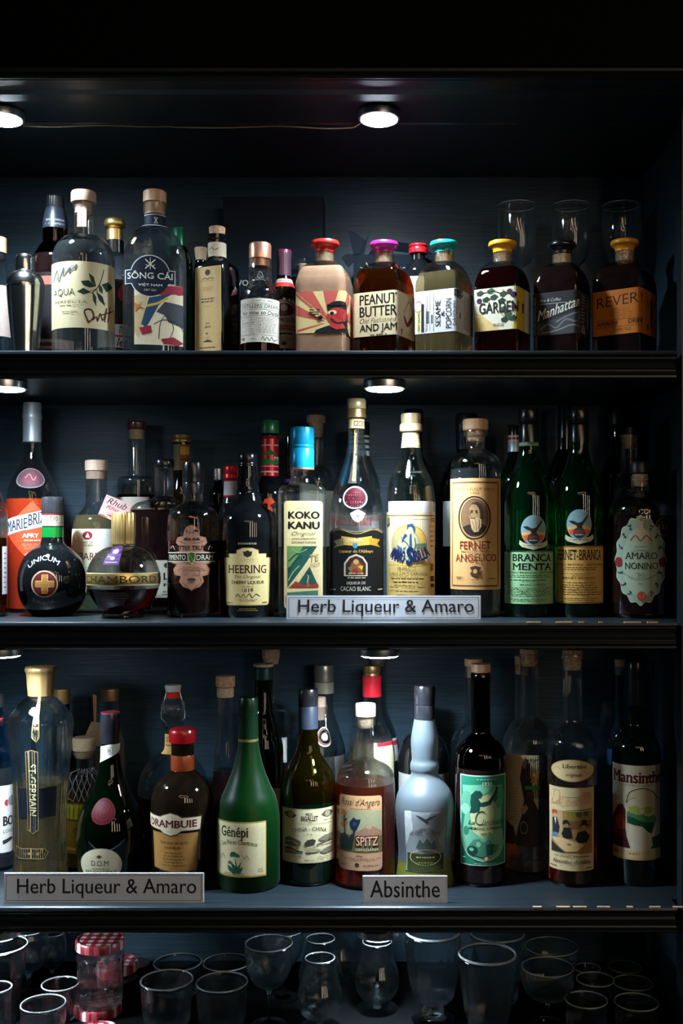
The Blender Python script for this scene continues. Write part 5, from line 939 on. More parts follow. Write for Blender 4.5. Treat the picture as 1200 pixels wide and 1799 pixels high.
B('broad dark amaro bottle with scalloped pale green oval label and black stopper', 1124.5, 0.078, ZM,
  [(15.5, 836), (16.5, 838), (16, 842), (16, 858)] + cr([(16, 862), (24, 868), (40, 876), (52, 888), (56.5, 906)]) + [(57, 915), (57, ('B', -6)), (53, ('B', 0))], 'clear', liq=(906, 'verydark'),
  caps=[C_('stopper', [(15, 833), (17.5, 831), (18, 816), (16, 812)], 'matteblack'), C_('cork', [(10, 854), (13.5, 843), (13.5, 834), (12, 833)], 'palecork')],
  labels=[L('front_label', (1081, 907, 1170, 1062), None, non), L('round_badge', (1150, 908, 1180, 942), None, [E_(.5, .5, .5, .5, '#221a17'), G_(.5, .5, .46, .46, '#8a7a5e', .06), T('125', .24, .4, .74, .62, '#b9a98a', -.01, 0, .02), N_(.28, .26, .72, .32, '#8a7a5e', 1)])])
# ------------------------------------------------------------------ shelf signs
def sign(label, x0, x1, y0, y1, Y, zs, text, tx0, tx1, ty0, ty1, rz=0.0):
    s = (D + Y) / F; W, H = (x1 - x0) * s, (y1 - y0) * s
    t = thing('shelf_sign', label, 'sign', (((x0 + x1) / 2 - CX) * s, Y, zs), rz, 'lettered signs on the shelf edges')
    boxmesh('plate', -W / 2, W / 2, 0, 0.003, 0, H, M('card'), t, 0.0006)
    a = flat_art('lettering', W, H, None, [O_(.012, .07, .988, .93, '#3a3a48', .0025), T(text, tx0, ty0, tx1, ty1, '#2c2c38', .008)], parent=t); a.location = (0, -0.00002, 0)
    fr = boxmesh('easel', -W * .18, W * .18, 0.0032, 0.016, 0.0009, 0.003, M('card'), t)
    t.rotation_euler[0] = math.radians(-2)
    return t
sign('long white shelf sign before the cacao and amaro bottles', 503, 845, 1046, 1088, 0.042, ZM, 'Herb Liqueur & Amaro', .062, .962, .17, .86)
# ------------------------------------------------------------------ lower shelf
B('pale blue gin bottle with white label cut by the picture edge behind the fluted bottle', -10, 0.16, ZB, std(15, 1240, 1262, 1330, 34, 0.5), 'clear_blue', liq=(1345, 'water'), n=3, caps=[C_('cap', [(16, 1242), (16, 1222), (15, 1220)], 'silver'), C_('neck_strip', [(15.6, 1275), (15.6, 1262), (15, 1261)], 'plastica03030')],
  labels=[L('front_label', (-38, 1382, 24, 1500), '#c4c2c4', [E_(.80, .26, .06, .05, '#a02a3a'), E_(.92, .24, .08, .08, '#7d8088'), T('BO', .70, .46, .96, .60, '#15130f', .05, 0, .04), T('LOND', .70, .66, .97, .71, '#3a3836', 0, 0, .03), P_([(.68, .82), (.9, .78), (.98, .80), (.9, .84), (.7, .88)], '#2a2826')])])
B('fluted liqueur bottle with tapered gold cap and black vertical strip', 71.5, 0.082, ZB,
  cr([(20, 1219), (21, 1222), (30, 1228), (42, 1240), (51, 1252), (57, 1264), (56, 1280), (52, 1320), (48, 1370), (45, 1420), (44.5, 1470), (46, 1520), (47.5, 1552)]) + [(47, ('B', -2)), (44, ('B', 0))], 'clear', liq=(1372, 'straw'), flute=(8, 0.045, 1240, 1570),
  caps=[C_('cap', cr([(20, 1222), (22.5, 1221, 1), (24.5, 1200), (26, 1182), (28, 1178, 1), (28, 1174), (26, 1171, 1), (22, 1170.5)]), 'matgold', (14, .012))],
  labels=[L('top_strip', (52, 1225, 72, 1304), None, [P_([(.48, 0), (1, .02), (.82, .4), (.86, .9), (.55, 1), (.12, .9), (.3, .4)], '#8f7a4a'), P_([(.55, .015), (.94, .03), (.76, .4), (.78, .89), (.54, .98), (.2, .88), (.37, .4)], '#0f1420'), N_(.4, .08, .8, .55, '#9a947f', 9, .4)]),
          L('vertical_strip', (45, 1316, 70, 1466), None, [P_([(.1, .02), (.5, 0), (.9, .02), (.9, .95), (.5, 1), (.1, .95)], '#7d6c48'), P_([(.15, .028), (.5, .01), (.85, .028), (.85, .942), (.5, .99), (.15, .942)], '#0f1420'), T('ST-GERMAIN', .28, .17, .74, .78, '#b9b186', .012, rot=90)]),
          L('back_panel', (34, 1365, 98, 1416), '#0f1420', [], back=True),
          L('lower_band', (28, 1488, 86, 1510), None, [P_([(0, .1), (.86, .1), (1, .5), (.86, .95), (0, .95)], '#8f7a4a'), P_([(.01, .16), (.85, .16), (.97, .5), (.85, .89), (.01, .89)], '#14161a'), N_(.2, .35, .75, .7, '#9a824e', 1, .8)])])
B('dark bottle with ribbed gold cap behind the fluted bottle', 108, 0.218, ZB, std(15, 1234, 1258, 1320, 28, 0.3), 'blackbrown', solid=True, caps=[C_('cap', [(15, 1236), (15.6, 1234), (14.8, 1228), (15.6, 1224), (14.8, 1220), (15.6, 1215), (15, 1210)], 'matgold')])
B('cut diamond glass decanter with cork beside the green abbey bottle', 148, 0.163, ZB, [(20, 1318), (20.5, 1322), (18, 1327), (14, 1332), (14, 1348)] + cr([(14.5, 1350), (26, 1353), (33, 1360), (34, 1372)]) + [(34, 1410), (34, ('B', -4)), (31, ('B', 0))], 'clear', liq=(1392, 'yellow'), flute=(22, 0.03, 1352, 1412),
  caps=[C_('cork', [(14, 1330), (17, 1319), (20.5, 1317), (21, 1298), (19.5, 1295)], 'palecork')],
  labels=[L('cut_pattern', (116, 1354, 180, 1408), None, [S_([(x, 0), (x + .30, 1)], .012, '#b9b6c4') for x in (-.1, .05, .2, .35, .5, .65, .8)] + [S_([(x + .30, 0), (x, 1)], .012, '#b9b6c4') for x in (-.1, .05, .2, .35, .5, .65, .8)]),
          L('front_label', (115, 1410, 181, 1500), '#8f9a3a', [R_(0, 0, 1, .04, '#3a3522'), N_(0, .01, 1, .03, '#b59a4a', 1), E_(.5, .17, .10, .08, '#3a3f20'), G_(.5, .17, .07, .055, '#c9b84a', .2), E_(.75, .2, .04, .03, '#4a6a2a'), R_(0, .36, 1, 1, '#6b5a22'), R_(0, .33, 1, .36, '#3a3522'), T('AMARO', .2, .48, .8, .58, '#2a2412', .02, 0, .03), R_(0, .7, 1, .74, '#8a5a2a'), R_(0, .88, 1, .93, '#b07a2a')])])
B('green abbey liqueur bottle with black capsule, slanted white band and red wax seal', 194, 0.092, ZB,
  [(16, 1254), (17, 1258)] + cr([(17, 1310), (18, 1335), (24, 1365), (37, 1395), (52, 1422), (60, 1450), (60.5, 1480), (58, 1520)]) + [(57, ('B', -5)), (54, ('B', 0))], 'deepgreen', solid=True,
  caps=[C_('capsule', [(17.4, 1305), (17.6, 1290), (18.6, 1272), (18.2, 1258), (17, 1251)], 'blackcap'), C_('cap_top', [(17.4, 1253), (17, 1250.5), (15, 1250)], 'plastic5a1824')],
  labels=[L('slant_band', (176, 1302, 215, 1342), None, [P_([(.0, .28), (1.0, 0), (1.0, .42), (.0, 1)], '#b5b7b4'), G_(.4, .42, .16, .18, '#7d7a70', .15), E_(.4, .42, .08, .1, '#7d7a70')]), L('capsule_print', (178, 1262, 214, 1274), None, [T('B', .55, .05, .68, .95, '#a99f86', .02), N_(.1, .2, .5, .8, '#5b564c', 2)]),
          L('wax_seal', (158, 1405, 204, 1448), None, [E_(.5, .5, .5, .5, 'sealwax'), G_(.5, .5, .42, .42, 'sealdark', .1), G_(.5, .5, .26, .26, 'sealdark', .14), S_([(.36, .5), (.5, .36), (.62, .5), (.5, .64), (.40, .56)], .04, 'sealdark')]),
          L('front_label', (143, 1489, 214, 1552), None, [P_(ellp(), '#a39c84'), P_([(.5 + (x - .5) * .96, .5 + (y - .5) * .96) for x, y in ellp()], '#b3ad96'), E_(.45, .24, .05, .05, '#5a2a20'), S_([(.38, .24), (.52, .24)], .02, '#6b3a26'), T('D.O.M', .26, .35, .68, .50, '#2b2a26', -.0, 0, .03), N_(.24, .56, .74, .60, '#5b574a', 1, .7), T('BENEDICTINE', .12, .63, .88, .73, '#2b2a26', .0, 0, .03)])])
def papertag(root, s, yb, cx):
    o = flat_art('paper_tag', 30 * s, 44 * s, None, [P_([(.5, 0), (.95, .1), (1, .9), (.8, 1), (.0, .95), (.05, .5)], '#b5a888'), N_(.25, .35, .85, .85, '#6b634f', 6, .25)], parent=root)
    o.location = ((168 - cx) * s, -0.026, (yb - 1306) * s); o.rotation_euler = (math.radians(-14), math.radians(-8), 0)
    p = flat_art('folded_strip', 9 * s, 50 * s, None, [P_([(.2, .0), (.9, .05), (.8, 1), (.4, 1)], '#c2a468'), S_([(.5, .05), (.6, .95)], .1, '#8f7440')], parent=root)
    p.location = ((167 - cx) * s, -0.019, (yb - 1266) * s)
B('pale bottle with gold screw cap and curled paper tag behind the abbey bottle', 192, 0.232, ZB, std(16.5, 1228, 1262, 1330, 30, 0.3), 'clear', liq=(1262, 'straw'), caps=[C_('cap', [(17, 1230), (17.6, 1228), (16.8, 1222), (17.6, 1219), (16.8, 1216), (17.6, 1213), (17, 1210)], 'matgold')], extra=papertag)
def swing(root, s, yb, cx):
    w = [((-14) , 1215), (-19, 1232), (-25, 1252), (-24, 1262), (-16, 1268)]
    for sg in (-1, 1):
        pts = [(sg * abs(a) * s * .82, -0.002, (yb - y) * s) for a, y in w]
        tube('bail_wire', [(0.0 + sg * 0.010, -0.002, (yb - 1214) * s)] + pts, 0.0009, M('silver'), root)
B('round-bodied swing-top bottle with white stopper and red seal behind the red-capped flask', 304, 0.195, ZB,
  [(11, 1262), (17, 1270), (22, 1273), (17, 1276)] + cr([(15, 1279), (15, 1300), (17, 1316), (32, 1328), (50, 1345), (60, 1370), (62, 1400), (60, 1440)]) + [(58, ('B', -5)), (54, ('B', 0))], 'clear', liq=(1392, 'darkred'),
  caps=[C_('stopper', [(10, 1216), (13, 1214), (14.5, 1205), (13, 1203)], 'plasticc9ccd0'), C_('red_seal', [(10, 1227), (12.5, 1225), (12.5, 1217), (11, 1215)], 'plasticc8281e'), C_('glass_ball', cr([(8, 1264), (16, 1258), (21, 1246), (20, 1234), (12, 1226), (8, 1225)]), 'clear')],
  labels=[L('neck_label', (288, 1290, 320, 1324), '#b98f52', [T('ST', .2, .15, .5, .4, '#3a2a18', .02), N_(.15, .5, .6, .8, '#3a2a18', 2)], wrap=(-1.2, .6))], extra=swing)
B('black flask-shaped liqueur bottle with glossy red cap and gold label', 321, 0.082, ZB,
  [(19, 1300), (20, 1304), (20, 1326), (20, 1350)] + cr([(21, 1352), (30, 1360), (45, 1374), (54, 1394), (56, 1420), (55, 1460)]) + [(54, ('B', -5)), (51, ('B', 0))], 'blackbrown', solid=True,
  caps=[C_('cap', cr([(20, 1305), (23, 1303, 1), (24, 1296), (24, 1286), (22.5, 1281, 1), (20, 1279)]), 'plastic9c1018', (28, .008)), C_('neck_band', [(20.4, 1353), (20.8, 1351), (20.8, 1326), (20.4, 1325)], 'foilc8a3a18', (30, .01))],
  labels=[L('front_label', (264, 1429, 354, 1533), None, [P_([(.06, .33), (.94, .33), (.90, .97), (.5, 1.0), (.08, .94)], '#6b5436'), P_([(.075, .34), (.925, .34), (.885, .955), (.5, .985), (.095, .93)], '#8a6534'), N_(.25, .42, .7, .44, '#5a3f1c', 1), T('THE ISLE OF SKYE', .20, .475, .74, .52, '#4a3216', .01, 0, .02), T('LIQUEUR', .28, .555, .60, .60, '#4a3216', .01, 0, .02), N_(.22, .64, .70, .90, '#5a3f1c', 5, .35),
              P_([(0, .04), (.20, .05), (.26, .02), (.40, -.02), (.54, .01), (.62, .055), (1, .06), (.98, .30), (.62, .30), (.54, .35), (.40, .385), (.26, .35), (.20, .30), (0, .27)], '#3f2c20'), P_([(.012, .055), (.21, .065), (.27, .035), (.40, -.005), (.53, .025), (.61, .07), (.985, .075), (.965, .285), (.61, .285), (.53, .335), (.40, .37), (.27, .335), (.21, .285), (.012, .255)], '#b3aa96'), T('DRAMBUIE', .04, .115, .90, .235, '#4a1416', .035, 0, .03), N_(.33, .05, .47, .075, '#8a7a5e', 1), N_(.33, .29, .47, .315, '#8a7a5e', 1)])])
B('tall slim clear bottle with two-step cork between the red-capped flask and green bottle', 396, 0.172, ZB, [(14, 1218), (15, 1220), (13, 1226), (13, 1270)] + cr([(13, 1275), (15, 1300), (20, 1330), (22, 1360)]) + [(22.5, 1375), (22.5, ('B', -3)), (20, ('B', 0))], 'clear', liq=(1352, 'verydark'),
  caps=[C_('cork', [(15, 1207), (17, 1205), (17, 1189), (16, 1187)], 'cork'), C_('lower_cork', [(14.5, 1224), (15, 1222), (15, 1209), (12, 1207), (12, 1204)], 'palecork')])
B('satin green bottle with green capsule, gold ring and cream flower label', 436.5, 0.072, ZB,
  [(16.5, 1258), (16.5, 1298)] + cr([(17, 1302), (20, 1320), (28, 1352), (40, 1382), (50, 1405), (55.5, 1432)]) + [(56, 1440), (56, ('B', -6)), (52, ('B', 0))], 'satin_green', solid=True,
  caps=[C_('cap', [(16.5, 1258), (17, 1256), (16.3, 1252), (17, 1248), (17, 1230), (15.5, 1225)], 'foilc10311c', (40, .006)), C_('capsule', [(17.6, 1297), (17.2, 1258), (16.4, 1257)], 'foilc0d2c18'), C_('gold_ring', [(17.9, 1301), (17.9, 1297), (17, 1296)], 'foil')],
  labels=[L('front_label', (381, 1444, 468, 1541), '#8f7430', [R_(.012, .025, .985, .972, '#b3aa88'), R_(.02, .03, .90, .95, '#bab18f'), T('Génépi', .10, .09, .63, .33, '#262219', .025, .0, .03), A_('Les Pères Chartreux', .42, 1.55, 1.28, -17, 18, .09, '#262219', .005, False, .02), P_([(.24, .88), (.22, .78), (.32, .84), (.26, .70), (.38, .80), (.36, .62), (.42, .82), (.50, .70), (.46, .84), (.54, .80), (.48, .92), (.34, .95)], '#1f4a38'), E_(.34, .585, .065, .045, '#1f4a38'), E_(.41, .605, .05, .035, '#28583f'), E_(.30, .61, .035, .03, '#28583f'), E_(.27, .74, .04, .03, '#2f6048'), S_([(.10, .68), (.13, .59), (.17, .68)], .01, '#5b5743'), S_([(.50, .58), (.56, .66), (.6, .6), (.65, .68)], .01, '#5b5743'), N_(.12, .92, .58, .965, '#5b5743', 2, .5), N_(.82, .84, .94, .92, '#8a8466', 3, .4)])])
B('dark green bottle with pale wood disc on a green capsule behind the satin green bottle', 463, 0.182, ZB, std(16, 1192, 1250, 1320, 35, 0.4), 'olive' if 0 else 'deepgreen', solid=True, caps=[C_('wood_disc', [(17, 1171), (18, 1170), (18, 1167), (17, 1166)], 'palecork'), C_('capsule', [(17, 1193), (17.3, 1190), (16.6, 1186), (17.3, 1182), (16.6, 1178), (17, 1172)], 'foilc123a34')],
  labels=[L('front_label', (440, 1383, 494, 1450), None, [P_([(.6, 0), (1, .1), (1, .8), (.85, 1), (.6, .7)], '#b5b5b2'), G_(.94, .55, .06, .12, '#3a6a5a', .2)])])
B('clear square bottle with cork tucked under the middle shelf', 476, 0.255, ZB, [(15, 1152), (15.5, 1155), (13, 1160), (13, 1228)] + cr([(14, 1232), (26, 1237), (33, 1242), (34, 1250)]) + [(34, ('B', -3)), (31, ('B', 0))], 'clear', n=5, caps=[C_('cork', [(13, 1166), (14.5, 1157), (16, 1155), (16, 1142), (15, 1140)], 'cork')],
  labels=[L('front_label', (452, 1296, 504, 1340), '#8a8f96', [R_(.05, .1, .95, .9, '#b5aa98')])])
B('olive glass bottle with black cap and engraved white landscape label', 541.5, 0.10, ZB,
  [(16, 1240), (16.5, 1285), (18, 1305)] + cr([(18.3, 1308), (22, 1322), (34, 1342), (45, 1360), (49.5, 1385)]) + [(50, 1395), (49.5, ('B', -6)), (46, ('B', 0))], 'olive', liq=(1402, 'blackgreen'), 
  caps=[C_('cap', [(17, 1240), (17.4, 1238), (16.8, 1235), (17.4, 1230), (17.4, 1214), (16, 1210)], 'blackcap', (44, .006)), C_('capsule', [(17.6, 1279), (17.2, 1240), (16.8, 1239)], 'navy')],
  labels=[L('front_label', (496, 1421, 588, 1516), '#bdb596', [O_(.012, .012, .988, .988, '#6b654f', .006), P_([(.04, .10), (.10, .06), (.16, .04), (.22, .08), (.28, .12), (.22, .17), (.16, .18), (.08, .16)], '#4a463a'), E_(.16, .11, .05, .055, '#8a836b'), P_([(.74, .12), (.80, .06), (.86, .04), (.93, .06), (.97, .10), (.92, .16), (.86, .18), (.80, .16)], '#4a463a'), E_(.86, .11, .05, .055, '#8a836b'), T('FELIX', .45, .07, .58, .12, '#1f1d18', .01, 0, .03), T('BIGALLET', .36, .13, .68, .215, '#1f1d18', .01, 0, .04), R_(.41, .225, .66, .23, '#4a463a'), T('1872', .49, .24, .56, .265, '#4a463a'), N_(.03, .21, .26, .23, '#7d765e', 1), N_(.76, .21, .97, .23, '#7d765e', 1), R_(.02, .275, .98, .28, '#7d765e'),
              A_('CHINA - CHINA', .52, 1.49, 1.13, -17, 17.5, .07, '#1f1d18', .0, False, .03), N_(.46, .45, .58, .475, '#4a463a', 1), R_(.06, .49, .5, .494, '#7d765e'), R_(.54, .46, .545, .52, '#4a463a'),
              P_([(.06, .55), (.14, .52), (.30, .57), (.36, .60), (.35, .68), (.2, .70), (.06, .68)], '#56544a'), P_([(.42, .63), (.48, .57), (.58, .55), (.64, .58), (.62, .64), (.56, .66), (.45, .68)], '#33322c'), P_([(.68, .56), (.80, .50), (.95, .48), (.95, .56), (.85, .60), (.72, .60)], '#6b6858'), S_([(.66, .66), (.80, .62), (.95, .60)], .02, '#56544a'), S_([(.40, .70), (.6, .68), (.95, .66)], .012, '#6b6858'), P_([(.06, .72), (.16, .70), (.28, .76), (.40, .78), (.38, .83), (.06, .84)], '#56544a'), P_([(.44, .75), (.62, .72), (.74, .76), (.66, .80), (.48, .80)], '#8a8672'), P_([(.70, .80), (.82, .74), (.95, .72), (.95, .82), (.80, .84)], '#6b6858'), S_([(.1, .77), (.22, .79), (.34, .82)], .012, '#a9a38a'), S_([(.1, .61), (.2, .60), (.3, .65)], .012, '#a9a38a'), E_(.30, .78, .03, .02, '#33322c'), E_(.12, .74, .03, .02, '#33322c'),
              N_(.04, .86, .42, .90, '#6b654f', 2, .4), T('40% vol', .42, .93, .60, .96, '#2a2720', .01), N_(.06, .92, .16, .95, '#4a463a', 1), S_([(.66, .92), (.72, .88), (.76, .92), (.82, .88), (.86, .91)], .01, '#6b654f')])])
B('clear bottle with long grey metal screw cap behind the olive bottle', 569, 0.254, ZB, std(16.5, 1217, 1250, 1322, 38, 0.3), 'clear', liq=(1345, 'water'), caps=[C_('cap', [(17, 1198), (17.5, 1196), (17, 1192), (17.5, 1188), (17, 1184), (17.5, 1181), (17.5, 1172), (16.5, 1168)], 'greymetal', (36, .008)), C_('capsule', [(17.8, 1217), (17.8, 1199), (17.2, 1198)], 'foilcb5ae98')],
  labels=[L('capsule_print', (553, 1200, 586, 1212), None, [T('EZE', .62, .1, .95, .9, '#4b463c', .02)], wrap=(-1.4, 1.4)), L('front_label', (532, 1330, 606, 1420), '#aeb3b5', [])])
B('small white-corked clear bottle with round emblem wedged behind the olive bottle', 561, 0.186, ZB, [(11, 1240), (11, 1266)] + cr([(12, 1270), (18, 1290), (26, 1325), (28.5, 1360)]) + [(29, ('B', -3)), (27, ('B', 0))], 'clear', liq=(1372, 'water'), caps=[C_('stopper', [(9, 1264), (10, 1242), (11.5, 1241), (11.5, 1226), (10, 1224)], 'palewood')],
  labels=[L('round_emblem', (556, 1278, 585, 1312), None, [G_(.5, .5, .5, .5, '#b9b9bb', .14), G_(.5, .5, .40, .4, '#8a5a50', .12), E_(.5, .5, .2, .2, '#9aa0a6')])])
B('clear bottle of red amber gentian liqueur with pale cork and flower label', 642, 0.085, ZB,
  [(18, 1258), (18, 1272), (15, 1276), (15, 1328)] + cr([(15.5, 1332), (22, 1336), (38, 1344), (48, 1356), (51.5, 1372)]) + [(52, 1385), (53, ('B', -6)), (50, ('B', 0))], 'clear', liq=(1372, 'redamber'),
  caps=[C_('stopper', [(16, 1259), (18, 1257), (18.2, 1239), (17, 1236)], 'palewood'), C_('cork', [(11, 1278), (14, 1272), (14, 1259), (12, 1258)], 'palecork')],
  labels=[L('front_label', (596, 1398, 671, 1529), None, [P_(rrect(.07, .57), '#b9906a'), R_(.0, .20, 1, .76, '#8f8f72'), R_(0, .53, 1, .76, '#5a5436'), P_([(.36, .50), (.55, .44), (.70, .36), (.78, .40), (1, .48), (1, .54), (.36, .54)], '#8a6a58'), P_([(.60, .42), (.70, .36), (.78, .40), (.72, .45)], '#a58878'), T('Rossi d\'Angera', .05, .04, .95, .16, '#3a2c22', -.004, .4), N_(.2, .165, .8, .185, '#7a5a42', 1),
              P_([(.24, .36), (.34, .29), (.40, .32), (.50, .31), (.48, .37), (.44, .41), (.40, .47), (.30, .46), (.26, .42)], '#17233f'), E_(.36, .38, .05, .03, '#2a3a5f'), P_([(.03, .26), (.10, .20), (.18, .24), (.14, .28), (.06, .28)], '#b0552a'), P_([(.03, .40), (.10, .35), (.20, .38), (.14, .44), (.05, .44)], '#b0552a'), S_([(.36, .45), (.32, .58), (.28, .72)], .05, '#1c2a2a'), S_([(.12, .28), (.12, .4), (.16, .6), (.2, .74)], .04, '#23302c'), P_([(.04, .55), (.14, .5), (.24, .58), (.3, .50), (.34, .60), (.26, .72), (.06, .74), (.02, .64)], '#1a2627'), P_([(.04, .32), (.12, .34), (.2, .3), (.16, .36)], '#23302c'),
              T('SPITZ', .385, .535, .915, .675, '#2a1512', .055), T('SPITZ', .40, .545, .90, .665, '#d8a088', .01), T('GENZIANA', .38, .70, .92, .735, '#b9b39a', .01), P_([(0, .76), (.5, .785), (1, .76), (1, .95), (.93, 1), (.07, 1), (0, .95)], '#b08a72'), T('AMARO', .40, .795, .55, .815, '#2a1f18', .02), N_(.05, .83, .95, .88, '#4a3528', 3, .4), E_(.42, .925, .05, .03, '#3a2a20'), N_(.05, .92, .14, .95, '#4a3528', 1), T('Alc.25% by Vol', .56, .92, .90, .945, '#3a2a20', .01)])])
B('clear bottle with gold cap, red neck collar and pale spirit behind the gentian bottle', 653.5, 0.183, ZB, [(15, 1186), (15.5, 1226), (15.5, 1240)] + cr([(16, 1246), (22, 1268), (33, 1290), (39, 1312), (40.5, 1330)]) + [(40.5, ('B', -4)), (38, ('B', 0))], 'clear', liq=(1318, 'straw'),
  caps=[C_('cap', [(13, 1188), (15, 1186), (14.5, 1182), (15.5, 1180), (15.5, 1172), (14.5, 1169)], 'matgold', (26, .01)), C_('collar', [(16.6, 1223), (16.6, 1200), (17.2, 1192), (17, 1187), (16, 1186.5)], 'plasticc21f2c')],
  labels=[L('front_label', (620, 1306, 692, 1372), '#b9b49a', [R_(.6, 0, 1, .1, '#b01f2c')])])
B('large clear bottle with pale cap rising behind the red-collared bottle', 664, 0.262, ZB, [(13, 1160), (14, 1240)] + cr([(14.5, 1244), (22, 1262), (32, 1290), (36, 1322)]) + [(36, ('B', -4)), (34, ('B', 0))], 'clear', liq=(1340, 'water'), caps=[C_('stopper', [(11, 1170), (12, 1164), (14.5, 1158), (14.5, 1147), (13.5, 1145)], 'greymetal')],
  labels=[L('front_label', (640, 1300, 702, 1340), '#b0b4bc', [R_(.5, .1, 1, .3, '#b0303c')])])
B('frosted white absinthe bottle with black cap and green spirit in the bottom', 746, 0.080, ZB,
  [(17, 1255), (18, 1262)] + cr([(18, 1262), (21, 1278), (24, 1300), (23, 1322), (22.5, 1334), (25, 1342), (25, 1350), (23.5, 1356), (25, 1362), (36, 1375), (47, 1392), (51, 1412), (50, 1440), (46.5, 1480), (46, 1505), (49, 1530), (50.5, 1545), (50, 1553)]) + [(47, ('B', -1)), (44, ('B', 0))], 'frost', liq=(1506, 'frost_liquid'),
  caps=[C_('cap', [(18, 1237), (18.6, 1235), (18, 1231), (18.6, 1227), (18.6, 1208), (17, 1204)], 'blackcap', (36, .008)), C_('capsule', [(18.8, 1262), (18.3, 1240), (17.6, 1237)], 'blackcap')],
  labels=[L('front_label', (713, 1424, 782, 1532), None, [R_(0, 0, 1, 1, '#7d838a'), O_(0, 0, 1, 1, '#3f444c', .012), P_([(0, .6), (.2, .3), (.16, 0), (.02, .02)], '#a8adb3'), P_([(.6, 0), (1, 0), (1, .2), (.8, .5), (1, .7), (.6, .66)], '#6b7078'), P_([(.26, .06), (.40, .09), (.50, .13), (.60, .09), (.76, .07), (.64, .12), (.55, .155), (.58, .19), (.52, .20), (.46, .16), (.36, .12)], '#2f333a'), A_('ABSINTHE', .5, .48, .26, -42, 42, .07, '#3a3f48', .01), T('Le Vert', .12, .31, .42, .40, '#2f333a', -.005, .35), T('de', .50, .33, .62, .38, '#3a3f48', 0, .3), T('fort', .64, .31, .86, .40, '#2f333a', -.005, .35), P_([(.26, .60), (.36, .46), (.44, .54), (.54, .44), (.64, .54), (.74, .48), (.78, .62), (.5, .68)], '#454b50'), S_([(.3, .6), (.42, .52), (.5, .60), (.6, .52), (.7, .6)], .02, '#2f5a48'), R_(.04, .70, .96, .98, '#2f3316'), G_(.5, .76, .40, .13, '#a8ad8f', .06), N_(.22, .74, .78, .78, '#9aa07a', 1, .7), N_(.3, .83, .7, .86, '#7d824e', 1)])])
B('black bottle with broad shoulders hidden behind the frosted bottle', 744, 0.195, ZB, std(17, 1258, 1286, 1335, 45, 0.85), 'black', solid=True, caps=[C_('cap', [(16.5, 1262), (17.4, 1260), (17.4, 1226), (16, 1224)], 'matteblack')], labels=[L('front_label', (700, 1362, 790, 1450), '#9a9ca0', [])])
cl = [R_(0, 0, 1, 1, '#8fb0a0'), R_(.018, .014, .982, .988, '#1d6b54'), P_([(.05, .12), (.5, .10), (.92, .12), (.90, .55), (.96, .75), (.86, .9), (.5, .96), (.16, .9), (.03, .7), (.10, .45)], '#5f9a80'), P_([(.34, .30), (.5, .20), (.70, .22), (.74, .42), (.72, .64), (.5, .70), (.28, .62), (.22, .44)], '#a9ad84'), E_(.15, .28, .12, .10, '#4f8a72'), E_(.12, .38, .10, .06, '#6fa68c'), E_(.85, .25, .10, .12, '#3f8a68'),
      P_([(.24, .22), (.33, .17), (.44, .17), (.50, .21), (.46, .25), (.40, .26), (.46, .30), (.62, .28), (.74, .20), (.80, .11), (.83, .16), (.80, .22), (.66, .32), (.50, .345), (.44, .34), (.42, .40), (.30, .42), (.20, .42), (.24, .36), (.22, .30)], '#0f3a33'), P_([(.72, .30), (.84, .20), (.80, .28)], '#0f3a33'), S_([(.48, .22), (.64, .18), (.78, .12)], .012, '#16443a'), E_(.13, .62, .06, .05, '#2a6a54'),
      T('1933', .49, .075, .69, .11, '#c9d3b9', .01, 0, .02), N_(.36, .035, .80, .055, '#7fa893', 1, .6), T('La', .18, .50, .32, .545, '#16302a', 0, .3), T('C', .33, .39, .54, .55, '#16302a', -.02, .25), T('landestine', .48, .48, .96, .55, '#16302a', -.005, .35), T('ABSINTHE SUPÉRIEURE', .18, .565, .93, .60, '#122a24', .02), T('VERTE', .45, .635, .68, .665, '#122a24', .02),
      P_([(.16, .80), (.30, .71), (.42, .70), (.50, .74), (.64, .70), (.70, .76), (.86, .78), (.78, .86), (.5, .90), (.24, .88)], '#3a7360'), E_(.27, .835, .12, .055, '#0f322b'), E_(.40, .76, .05, .03, '#6fa68c'), P_([(.56, .76), (.74, .76), (.72, .88), (.58, .88)], '#1a4a3d'), E_(.25, .82, .05, .02, '#5f9a80'), S_([(.03, .6), (.05, .74), (.14, .86), (.32, .925), (.5, .94), (.70, .925), (.88, .86), (.96, .74), (.98, .6)], .018, '#9abfa8'), E_(.57, .92, .055, .027, '#a8453a'), R_(.55, .90, .59, .94, '#d8d3c9'), R_(.53, .914, .61, .926, '#d8d3c9'), N_(.03, .90, .14, .93, '#9abfa8', 1), N_(.26, .965, .84, .98, '#7fa893', 1, .7)]
B('dark brown absinthe bottle with wooden disc stopper and emerald green label', 844.5, 0.093, ZB,
  [(16, 1181), (17.5, 1184), (17.5, 1196), (16.5, 1199), (17, 1284)] + cr([(17.3, 1286), (22, 1292), (34, 1304), (43, 1318), (45.5, 1334)]) + [(46, 1345), (45, ('B', -6)), (42, ('B', 0))], 'brown', liq=(1344, 'verydark'),
  caps=[C_('stopper', [(16, 1181), (17.4, 1179.5), (17.4, 1168), (16.5, 1166)], 'wood'), C_('cork', [(13, 1196), (13.5, 1182), (13, 1180)], 'cork')],
  labels=[L('front_label', (809, 1362, 888, 1521), None, cl)])
B('clear bottle with wooden stopper standing behind the emerald label bottle', 832, 0.187, ZB, std(15, 1170, 1268, 1312, 41, 0.75), 'clear', liq=(1335, 'water'), caps=[C_('stopper', [(15, 1170), (16, 1168), (16, 1159), (15, 1157)], 'wood'), C_('cork', [(11, 1190), (12, 1170), (11, 1169)], 'palecork')])
